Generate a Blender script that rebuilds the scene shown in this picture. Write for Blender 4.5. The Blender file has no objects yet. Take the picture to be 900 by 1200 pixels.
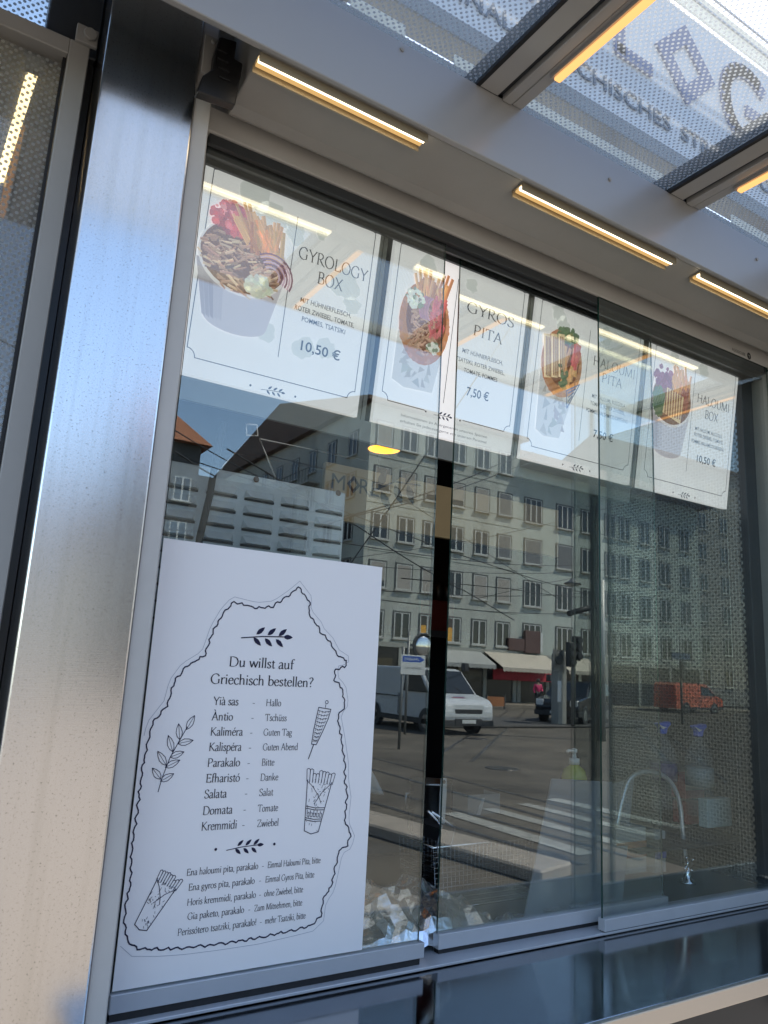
import bpy, bmesh, math, random
from mathutils import Vector, Matrix
random.seed(7)
SC = bpy.context.scene
COL = SC.collection

# ------------------------------------------------------------------ camera, sky, sun, exposure
CAM_POS = Vector((0.0, -1.2, 1.65))
CR = Vector((0.84739821, -0.52837842, 0.05227356))     # camera right
CD = Vector((0.15163372, 0.14647745, -0.97752318))     # camera down
CF = Vector((0.50884525, 0.83627783, 0.20424471))      # camera forward
FPX = 879.534
cam = bpy.data.cameras.new('camera')
cam.sensor_fit = 'AUTO'; cam.sensor_width = 36.0; cam.lens = 36.0 * FPX / 1200.0
cam.clip_start = 0.02; cam.clip_end = 2000
camo = bpy.data.objects.new('camera', cam); COL.objects.link(camo)
camo.matrix_world = Matrix(((CR.x, -CD.x, -CF.x, CAM_POS.x), (CR.y, -CD.y, -CF.y, CAM_POS.y),
                            (CR.z, -CD.z, -CF.z, CAM_POS.z), (0, 0, 0, 1)))
SC.camera = camo

SUN_DIR = Vector((0.50, 0.345, 0.82)).normalized()
w = bpy.data.worlds.new('World'); SC.world = w; w.use_nodes = True
wn = w.node_tree; wn.nodes.clear()
sky = wn.nodes.new('ShaderNodeTexSky'); sky.sky_type = 'NISHITA'; sky.sun_disc = False
sky.sun_elevation = math.asin(SUN_DIR.z); sky.sun_rotation = math.atan2(SUN_DIR.x, SUN_DIR.y)
sky.altitude = 200; sky.air_density = 1.0; sky.dust_density = 0.6; sky.ozone_density = 1.0
bg = wn.nodes.new('ShaderNodeBackground'); bg.inputs[1].default_value = 0.15
wo = wn.nodes.new('ShaderNodeOutputWorld')
wn.links.new(sky.outputs[0], bg.inputs[0]); wn.links.new(bg.outputs[0], wo.inputs[0])
sl = bpy.data.lights.new('sun', 'SUN'); sl.energy = 3.4; sl.angle = math.radians(0.5); sl.color = (1.0, 0.95, 0.87)
so = bpy.data.objects.new('sun', sl); COL.objects.link(so)
so.rotation_euler = SUN_DIR.to_track_quat('Z', 'Y').to_euler(); so.location = (0, 0, 30)
SC.view_settings.view_transform = 'Standard'; SC.view_settings.look = 'None'
SC.view_settings.exposure = 1.36; SC.view_settings.gamma = 1.0; SC.view_settings.use_curve_mapping = False
SC.cycles.transparent_max_bounces = 24; SC.cycles.max_bounces = 10; SC.cycles.glossy_bounces = 6
SC.cycles.use_denoising = True; SC.cycles.sample_clamp_indirect = 6.0
SC.cycles.caustics_reflective = False; SC.cycles.caustics_refractive = False

def ray(u, v): return CR * ((u - 450) / FPX) + CD * ((v - 600) / FPX) + CF
def at(u, v, y):                     # a point of the vertical plane y
    r = ray(u, v); return CAM_POS + r * ((y + 1.2) / r.y)
def mir(u, v, D):                    # a point of the street seen mirrored in the glass, D metres along y
    r = ray(u, v); p = r * (D / r.y); return Vector((p.x, 1.2 - D, 1.65 + p.z))

# ------------------------------------------------------------------ materials
def srgb(r, g, b):
    f = lambda c: (c / 255 / 12.92) if c / 255 <= 0.04045 else ((c / 255 + 0.055) / 1.055) ** 2.4
    return (f(r), f(g), f(b))
MATS = {}
def nodes(name):
    m = bpy.data.materials.new(name); m.use_nodes = True
    nt = m.node_tree; nt.nodes.clear()
    out = nt.nodes.new('ShaderNodeOutputMaterial')
    return m, nt, out
def mat(name, col, rough=0.5, metal=0.0, var=0.0, scale=8.0, bump=0.0, spec=0.5, col2=None, bscale=None, alpha=1.0, stretch=None, coat=0.0):
    if name in MATS: return MATS[name]
    m, nt, out = nodes(name)
    p = nt.nodes.new('ShaderNodeBsdfPrincipled')
    p.inputs['Roughness'].default_value = rough; p.inputs['Metallic'].default_value = metal
    p.inputs['Specular IOR Level'].default_value = spec
    p.inputs['Base Color'].default_value = (*col, 1); p.inputs['Alpha'].default_value = alpha
    p.inputs['Coat Weight'].default_value = coat
    tc = nt.nodes.new('ShaderNodeTexCoord')
    src = tc.outputs['Object']
    if stretch:
        mp = nt.nodes.new('ShaderNodeMapping'); mp.inputs['Scale'].default_value = stretch
        nt.links.new(src, mp.inputs[0]); src = mp.outputs[0]
    if var > 0 or col2:
        n = nt.nodes.new('ShaderNodeTexNoise'); n.inputs['Scale'].default_value = scale; n.inputs['Detail'].default_value = 8
        n.inputs['Roughness'].default_value = 0.65
        nt.links.new(src, n.inputs['Vector'])
        cr = nt.nodes.new('ShaderNodeValToRGB')
        cr.color_ramp.elements[0].position = 0.32; cr.color_ramp.elements[1].position = 0.68
        a = [max(0, c * (1 - var)) for c in col]; b = col2 if col2 else [min(1, c * (1 + var)) for c in col]
        cr.color_ramp.elements[0].color = (*a, 1); cr.color_ramp.elements[1].color = (*b, 1)
        nt.links.new(n.outputs[0], cr.inputs[0]); nt.links.new(cr.outputs[0], p.inputs['Base Color'])
        mr = nt.nodes.new('ShaderNodeMapRange'); mr.inputs['To Min'].default_value = max(0, rough - 0.08); mr.inputs['To Max'].default_value = min(1, rough + 0.1)
        nt.links.new(n.outputs[0], mr.inputs[0]); nt.links.new(mr.outputs[0], p.inputs['Roughness'])
    if bump > 0:
        n2 = nt.nodes.new('ShaderNodeTexNoise'); n2.inputs['Scale'].default_value = bscale or scale * 4; n2.inputs['Detail'].default_value = 6
        nt.links.new(src, n2.inputs['Vector'])
        bp = nt.nodes.new('ShaderNodeBump'); bp.inputs['Strength'].default_value = bump; bp.inputs['Distance'].default_value = 0.01
        nt.links.new(n2.outputs[0], bp.inputs['Height']); nt.links.new(bp.outputs[0], p.inputs['Normal'])
    nt.links.new(p.outputs[0], out.inputs[0]); MATS[name] = m; return m
def emis(name, col, strength):
    if name in MATS: return MATS[name]
    m, nt, out = nodes(name); e = nt.nodes.new('ShaderNodeEmission')
    e.inputs[0].default_value = (*col, 1); e.inputs[1].default_value = strength
    nt.links.new(e.outputs[0], out.inputs[0]); MATS[name] = m; return m
def glass(name, tint, base, graze=0.5, rough=0.0, dirt=0.0):
    if name in MATS: return MATS[name]
    m, nt, out = nodes(name)
    t = nt.nodes.new('ShaderNodeBsdfTransparent'); t.inputs[0].default_value = (*tint, 1)
    g = nt.nodes.new('ShaderNodeBsdfGlossy'); g.inputs['Roughness'].default_value = rough; g.inputs[0].default_value = (0.95, 1.0, 0.97, 1)
    lw = nt.nodes.new('ShaderNodeLayerWeight'); lw.inputs[0].default_value = 0.5
    pw = nt.nodes.new('ShaderNodeMath'); pw.operation = 'POWER'; pw.inputs[1].default_value = 3.0
    ma = nt.nodes.new('ShaderNodeMath'); ma.operation = 'MULTIPLY_ADD'; ma.inputs[1].default_value = graze; ma.inputs[2].default_value = base
    nt.links.new(lw.outputs['Facing'], pw.inputs[0]); nt.links.new(pw.outputs[0], ma.inputs[0])
    mx = nt.nodes.new('ShaderNodeMixShader'); nt.links.new(ma.outputs[0], mx.inputs[0])
    nt.links.new(t.outputs[0], mx.inputs[1]); nt.links.new(g.outputs[0], mx.inputs[2])
    last = mx
    if dirt > 0:                       # thin film of dust and dried drops
        tc = nt.nodes.new('ShaderNodeTexCoord')
        n = nt.nodes.new('ShaderNodeTexNoise'); n.inputs['Scale'].default_value = 9; n.inputs['Detail'].default_value = 9; n.inputs['Roughness'].default_value = 0.7
        nt.links.new(tc.outputs['Object'], n.inputs['Vector'])
        mr = nt.nodes.new('ShaderNodeMapRange'); mr.inputs['From Min'].default_value = 0.45; mr.inputs['From Max'].default_value = 0.8
        mr.inputs['To Max'].default_value = dirt
        nt.links.new(n.outputs[0], mr.inputs[0])
        d = nt.nodes.new('ShaderNodeBsdfDiffuse'); d.inputs[0].default_value = (0.6, 0.6, 0.57, 1)
        m2 = nt.nodes.new('ShaderNodeMixShader'); nt.links.new(mr.outputs[0], m2.inputs[0])
        nt.links.new(mx.outputs[0], m2.inputs[1]); nt.links.new(d.outputs[0], m2.inputs[2]); last = m2
    nt.links.new(last.outputs[0], out.inputs[0]); MATS[name] = m; return m
def dotted(name, axes, pitch, rad, dotcol, tint, face, base=0.05, dirt=0.12, graze=0.4):
    """clear glass with a staggered print of round dots; axes picks the two object axes of the sheet"""
    m, nt, out = nodes(name)
    tc = nt.nodes.new('ShaderNodeTexCoord'); sp = nt.nodes.new('ShaderNodeSeparateXYZ')
    nt.links.new(tc.outputs['Object'], sp.inputs[0])
    def M(op, a, b=None):
        n = nt.nodes.new('ShaderNodeMath'); n.operation = op
        for i, x in enumerate((a, b)):
            if x is None: continue
            if isinstance(x, (int, float)): n.inputs[i].default_value = x
            else: nt.links.new(x, n.inputs[i])
        return n.outputs[0]
    a = sp.outputs[axes[0]]; b = sp.outputs[axes[1]]
    k = 1.0 / (pitch * 1.41421)
    p = M('MULTIPLY', M('ADD', a, b), k); q = M('MULTIPLY', M('SUBTRACT', a, b), k)
    fp = M('SUBTRACT', M('FRACT', M('ADD', p, 100)), 0.5); fq = M('SUBTRACT', M('FRACT', M('ADD', q, 100)), 0.5)
    dist = M('SQRT', M('ADD', M('MULTIPLY', fp, fp), M('MULTIPLY', fq, fq)))
    isdot = M('MULTIPLY', M('LESS_THAN', dist, rad), M('LESS_THAN', sp.outputs[3 - axes[0] - axes[1]], face))     # printed on one face only
    t = nt.nodes.new('ShaderNodeBsdfTransparent'); t.inputs[0].default_value = (*tint, 1)
    g = nt.nodes.new('ShaderNodeBsdfGlossy'); g.inputs['Roughness'].default_value = 0.0
    lw = nt.nodes.new('ShaderNodeLayerWeight'); lw.inputs[0].default_value = 0.5
    fac = M('ADD', M('MULTIPLY', M('POWER', lw.outputs['Facing'], 3.0), graze), base)
    clear = nt.nodes.new('ShaderNodeMixShader'); nt.links.new(fac, clear.inputs[0])
    nt.links.new(t.outputs[0], clear.inputs[1]); nt.links.new(g.outputs[0], clear.inputs[2])
    n = nt.nodes.new('ShaderNodeTexNoise'); n.inputs['Scale'].default_value = 6; n.inputs['Detail'].default_value = 9; n.inputs['Roughness'].default_value = 0.7
    nt.links.new(tc.outputs['Object'], n.inputs['Vector'])
    mr = nt.nodes.new('ShaderNodeMapRange'); mr.inputs['From Min'].default_value = 0.3; mr.inputs['From Max'].default_value = 0.75
    mr.inputs['To Min'].default_value = dirt * 0.35; mr.inputs['To Max'].default_value = dirt
    nt.links.new(n.outputs[0], mr.inputs[0])
    dd = nt.nodes.new('ShaderNodeBsdfDiffuse'); dd.inputs[0].default_value = (0.8, 0.8, 0.77, 1)
    tt = nt.nodes.new('ShaderNodeBsdfTranslucent'); tt.inputs[0].default_value = (0.8, 0.8, 0.77, 1)
    dust = nt.nodes.new('ShaderNodeMixShader'); nt.links.new(dd.outputs[0], dust.inputs[1]); nt.links.new(tt.outputs[0], dust.inputs[2])
    dirty = nt.nodes.new('ShaderNodeMixShader'); nt.links.new(mr.outputs[0], dirty.inputs[0])
    nt.links.new(clear.outputs[0], dirty.inputs[1]); nt.links.new(dust.outputs[0], dirty.inputs[2])
    d1 = nt.nodes.new('ShaderNodeBsdfDiffuse'); d1.inputs[0].default_value = (*dotcol, 1)
    d2 = nt.nodes.new('ShaderNodeBsdfTranslucent'); d2.inputs[0].default_value = (*dotcol, 1)
    dot = nt.nodes.new('ShaderNodeMixShader'); dot.inputs[0].default_value = 0.45
    nt.links.new(d1.outputs[0], dot.inputs[1]); nt.links.new(d2.outputs[0], dot.inputs[2])
    dm = nt.nodes.new('ShaderNodeMixShader'); nt.links.new(M('MULTIPLY', isdot, 0.9), dm.inputs[0])
    nt.links.new(dirty.outputs[0], dm.inputs[1]); nt.links.new(dot.outputs[0], dm.inputs[2])
    nt.links.new(dm.outputs[0], out.inputs[0]); MATS[name] = m; return m
def colattr(name, rough=0.45, glow=0.0, coat=0.0, spec=0.4):
    """a print: the ink colours are a colour attribute; glow is the light of the box behind the sheet"""
    m, nt, out = nodes(name)
    p = nt.nodes.new('ShaderNodeBsdfPrincipled'); p.inputs['Roughness'].default_value = rough; p.inputs['Specular IOR Level'].default_value = spec
    a = nt.nodes.new('ShaderNodeVertexColor'); a.layer_name = 'Col'
    nt.links.new(a.outputs[0], p.inputs['Base Color'])
    if glow > 0:
        nt.links.new(a.outputs[0], p.inputs['Emission Color']); p.inputs['Emission Strength'].default_value = glow
    nt.links.new(p.outputs[0], out.inputs[0]); MATS[name] = m; return m

# ------------------------------------------------------------------ objects, tags
def link(o, parent=None):
    COL.objects.link(o)
    if parent is not None:
        o.parent = parent
        o.matrix_parent_inverse = Matrix.Translation(-Vector(parent.location)) if not parent.get('_local') else Matrix.Identity(4)
    return o
def tag(o, label, cat, group=None):
    o['label'] = label; o['category'] = cat
    if group: o['group'] = group
    return o
def thing(name, label, cat, loc=(0, 0, 0), group=None, local=False, rz=0.0):
    o = bpy.data.objects.new(name, None); o.empty_display_size = 0.1; COL.objects.link(o)
    o.location = loc; o.rotation_euler = (0, 0, rz)
    if local: o['_local'] = 1
    return tag(o, label, cat, group)
def structure(o): o['kind'] = 'structure'; return o
def clone(o, parent=None):
    c = o.copy(); COL.objects.link(c)
    if parent is not None:
        c.parent = parent; c.matrix_parent_inverse = o.matrix_parent_inverse.copy()
    for ch in list(o.children): clone(ch, c)
    return c

class MB:
    """collects shapes, becomes ONE mesh object"""
    def __init__(s): s.v = []; s.f = []; s.mi = []; s.cur = 0; s.sm = []; s.smooth = False
    def add(s, vs, fs):
        o = len(s.v); s.v += [Vector(p) for p in vs]
        for f in fs: s.f.append([i + o for i in f]); s.mi.append(s.cur); s.sm.append(s.smooth)
        return s
    def box(s, x0, x1, y0, y1, z0, z1):
        return s.add([(x0, y0, z0), (x1, y0, z0), (x1, y1, z0), (x0, y1, z0), (x0, y0, z1), (x1, y0, z1), (x1, y1, z1), (x0, y1, z1)],
                     [(0, 3, 2, 1), (4, 5, 6, 7), (0, 1, 5, 4), (1, 2, 6, 5), (2, 3, 7, 6), (3, 0, 4, 7)])
    def cbox(s, x0, x1, y0, y1, z0, z1, c):
        """box with chamfered edges"""
        bm = bmesh.new(); bmesh.ops.create_cube(bm, size=1)
        for v in bm.verts: v.co = Vector(((x0 + x1) / 2 + v.co.x * (x1 - x0), (y0 + y1) / 2 + v.co.y * (y1 - y0), (z0 + z1) / 2 + v.co.z * (z1 - z0)))
        bmesh.ops.bevel(bm, geom=bm.edges[:], offset=c, segments=2, affect='EDGES', profile=0.5)
        return s.bm(bm)
    def bm(s, bm, M=None):
        bm.verts.index_update()
        s.add([(M @ v.co if M else v.co) for v in bm.verts], [[v.index for v in f.verts] for f in bm.faces]); bm.free(); return s
    def prism(s, prof, x0, x1, axis='x'):
        """a closed profile (pairs) extruded along an axis: x -> (y,z), y -> (x,z), z -> (x,y)"""
        n = len(prof)
        def P(a, t): return {'x': (t, a[0], a[1]), 'y': (a[0], t, a[1]), 'z': (a[0], a[1], t)}[axis]
        vs = [P(a, x0) for a in prof] + [P(a, x1) for a in prof]
        fs = [tuple(range(n))[::-1], tuple(range(n, 2 * n))] + [(i, (i + 1) % n, n + (i + 1) % n, n + i) for i in range(n)]
        return s.add(vs, fs)
    def tube(s, pts, r, n=8, cap=True):
        pts = [Vector(p) for p in pts]; rr = r if isinstance(r, (list, tuple)) else [r] * len(pts)
        o = len(s.v); prev = None
        for i, p in enumerate(pts):
            t = (pts[min(i + 1, len(pts) - 1)] - pts[max(i - 1, 0)]).normalized()
            if prev is None: a = t.cross(Vector((0, 0, 1)) if abs(t.z) < 0.9 else Vector((1, 0, 0))).normalized()
            else: a = (prev - t * prev.dot(t)).normalized()
            prev = a; b = t.cross(a)
            for k in range(n):
                q = 2 * math.pi * k / n; s.v.append(p + (a * math.cos(q) + b * math.sin(q)) * rr[i])
        for i in range(len(pts) - 1):
            for k in range(n):
                s.f.append([o + i * n + k, o + i * n + (k + 1) % n, o + (i + 1) * n + (k + 1) % n, o + (i + 1) * n + k]); s.mi.append(s.cur); s.sm.append(True)
        if cap:
            for st in (o, o + (len(pts) - 1) * n):
                s.f.append([st + k for k in range(n)]); s.mi.append(s.cur); s.sm.append(False)
        return s
    def lathe(s, prof, c, n=20, axis='z', cap=True):
        """profile of (radius, height) spun about a vertical (or y / x) axis through c"""
        o = len(s.v); c = Vector(c)
        for (r, h) in prof:
            for k in range(n):
                q = 2 * math.pi * k / n; a, b = r * math.cos(q), r * math.sin(q)
                s.v.append(c + (Vector((a, b, h)) if axis == 'z' else Vector((a, h, b)) if axis == 'y' else Vector((h, a, b))))
        for i in range(len(prof) - 1):
            for k in range(n):
                s.f.append([o + i * n + k, o + i * n + (k + 1) % n, o + (i + 1) * n + (k + 1) % n, o + (i + 1) * n + k]); s.mi.append(s.cur); s.sm.append(True)
        for st, r in ((o, prof[0][0]), (o + (len(prof) - 1) * n, prof[-1][0])):
            if r > 1e-5 and cap: s.f.append([st + k for k in range(n)]); s.mi.append(s.cur); s.sm.append(False)
        return s
    def build(s, name, mats, parent=None, bevel=0.0, recalc=True):
        me = bpy.data.meshes.new(name)
        me.from_pydata([tuple(v) for v in s.v], [], s.f)
        mats = mats if isinstance(mats, (list, tuple)) else [mats]
        for m in mats: me.materials.append(m)
        for p, i, sm in zip(me.polygons, s.mi, s.sm): p.material_index = i; p.use_smooth = sm
        if recalc:
            bm = bmesh.new(); bm.from_mesh(me); bmesh.ops.recalc_face_normals(bm, faces=bm.faces)
            if bevel > 0:
                es = [e for e in bm.edges if len(e.link_faces) == 2 and e.calc_face_angle(0) > 0.6]
                bmesh.ops.bevel(bm, geom=es, offset=bevel, segments=1, affect='EDGES')
            bm.to_mesh(me); bm.free()
        o = bpy.data.objects.new(name, me); return link(o, parent)
def boxo(name, m, parent, *a, c=0.0):
    b = MB(); (b.cbox(*a, c) if c else b.box(*a)); return b.build(name, m, parent)

# ------------------------------------------------------------------ flat print: ink shapes with colours
class Art:
    def __init__(s): s.polys = []          # (list of 2-D points, colour, layer)
    def poly(s, pts, col, layer=0): s.polys.append((pts, col, layer)); return s
    def line(s, pts, wd, col, layer=0, closed=False):
        P = [Vector(p) for p in pts]; n = len(P)
        for i in range(n if closed else n - 1):
            a, b = P[i], P[(i + 1) % n]; d = b - a
            if d.length < 1e-7: continue
            d.normalize(); nn = Vector((-d.y, d.x)) * wd / 2; e = d * wd * 0.35
            s.poly([a - nn - e, b - nn + e, b + nn + e, a + nn - e], col, layer)
        return s
    def ell(s, cx, cy, rx, ry, col, layer=0, rot=0, n=18):
        c, q = math.cos(rot), math.sin(rot)
        return s.poly([(cx + rx * math.cos(t) * c - ry * math.sin(t) * q, cy + rx * math.cos(t) * q + ry * math.sin(t) * c) for t in [2 * math.pi * k / n for k in range(n)]], col, layer)
    def leaf(s, x, y, ang, L, wd, col, layer=0, outline=None):
        c, q = math.cos(ang), math.sin(ang); pr = [(0, 0), (.2, .35), (.45, .5), (.75, .33), (1, 0), (.75, -.33), (.45, -.5), (.2, -.35)]
        pts = [(x + a * L * c - b * wd * q, y + a * L * q + b * wd * c) for a, b in pr]
        if outline: s.line(pts, outline, col, layer, True); s.line([pts[0], pts[4]], outline * 0.7, col, layer)
        else: s.poly(pts, col, layer)
        return s
    def build(s, name, m, parent, O, ex, ey, nrm, step=0.0003, base=0.0004):
        O, ex, ey, nrm = Vector(O), Vector(ex), Vector(ey), Vector(nrm)
        v = []; f = []; cols = []; k = 0
        for pts, col, layer in s.polys:
            st = len(v); k += 1
            off = base + layer * step + (k % 7) * 0.00002
            for p in pts: v.append(tuple(O + ex * p[0] + ey * p[1] + nrm * off))
            f.append(list(range(st, st + len(pts)))); cols.append(col)
        me = bpy.data.meshes.new(name); me.from_pydata(v, [], f); me.materials.append(m)
        ca = me.color_attributes.new('Col', 'FLOAT_COLOR', 'CORNER')
        for p, c in zip(me.polygons, cols):
            for li in p.loop_indices: ca.data[li].color = (*c, 1)
        return link(bpy.data.objects.new(name, me), parent)

# ------------------------------------------------------------------ letters
def sans(body, size, align='LEFT', width=None, squeeze=1.0, bold=0.0):
    """polygons of a line of plain sans lettering; size is the cap height"""
    cu = bpy.data.curves.new('text', 'FONT'); cu.body = body; cu.size = 1.0; cu.align_x = 'LEFT'; cu.fill_mode = 'FRONT'; cu.resolution_u = 3; cu.offset = bold
    o = bpy.data.objects.new('text', cu); COL.objects.link(o)
    dg = bpy.context.evaluated_depsgraph_get(); dg.update()
    me = bpy.data.meshes.new_from_object(o.evaluated_get(dg))
    P = [(v.co.x, v.co.y) for v in me.vertices]; F = [tuple(p.vertices) for p in me.polygons]
    bpy.data.objects.remove(o); bpy.data.curves.remove(cu); bpy.data.meshes.remove(me)
    x0 = min(p[0] for p in P); x1 = max(p[0] for p in P)
    k = size / 0.70; kx = k * squeeze
    if width: kx = width / (x1 - x0)
    W = (x1 - x0) * kx; dx = {'LEFT': 0, 'CENTER': -W / 2, 'RIGHT': -W}[align]
    P = [((p[0] - x0) * kx + dx, p[1] * k) for p in P]
    return [[P[i] for i in f] for f in F]
def arc(cx, cy, rx, ry, a0, a1, n=14): return [(cx + rx * math.cos(math.radians(a0 + (a1 - a0) * i / n)), cy + ry * math.sin(math.radians(a0 + (a1 - a0) * i / n))) for i in range(n + 1)]
X, C_, A_ = .42, .65, .70
def _s(*p): return ('s', list(p))
def _l(*p): return ('l', list(p))
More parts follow.
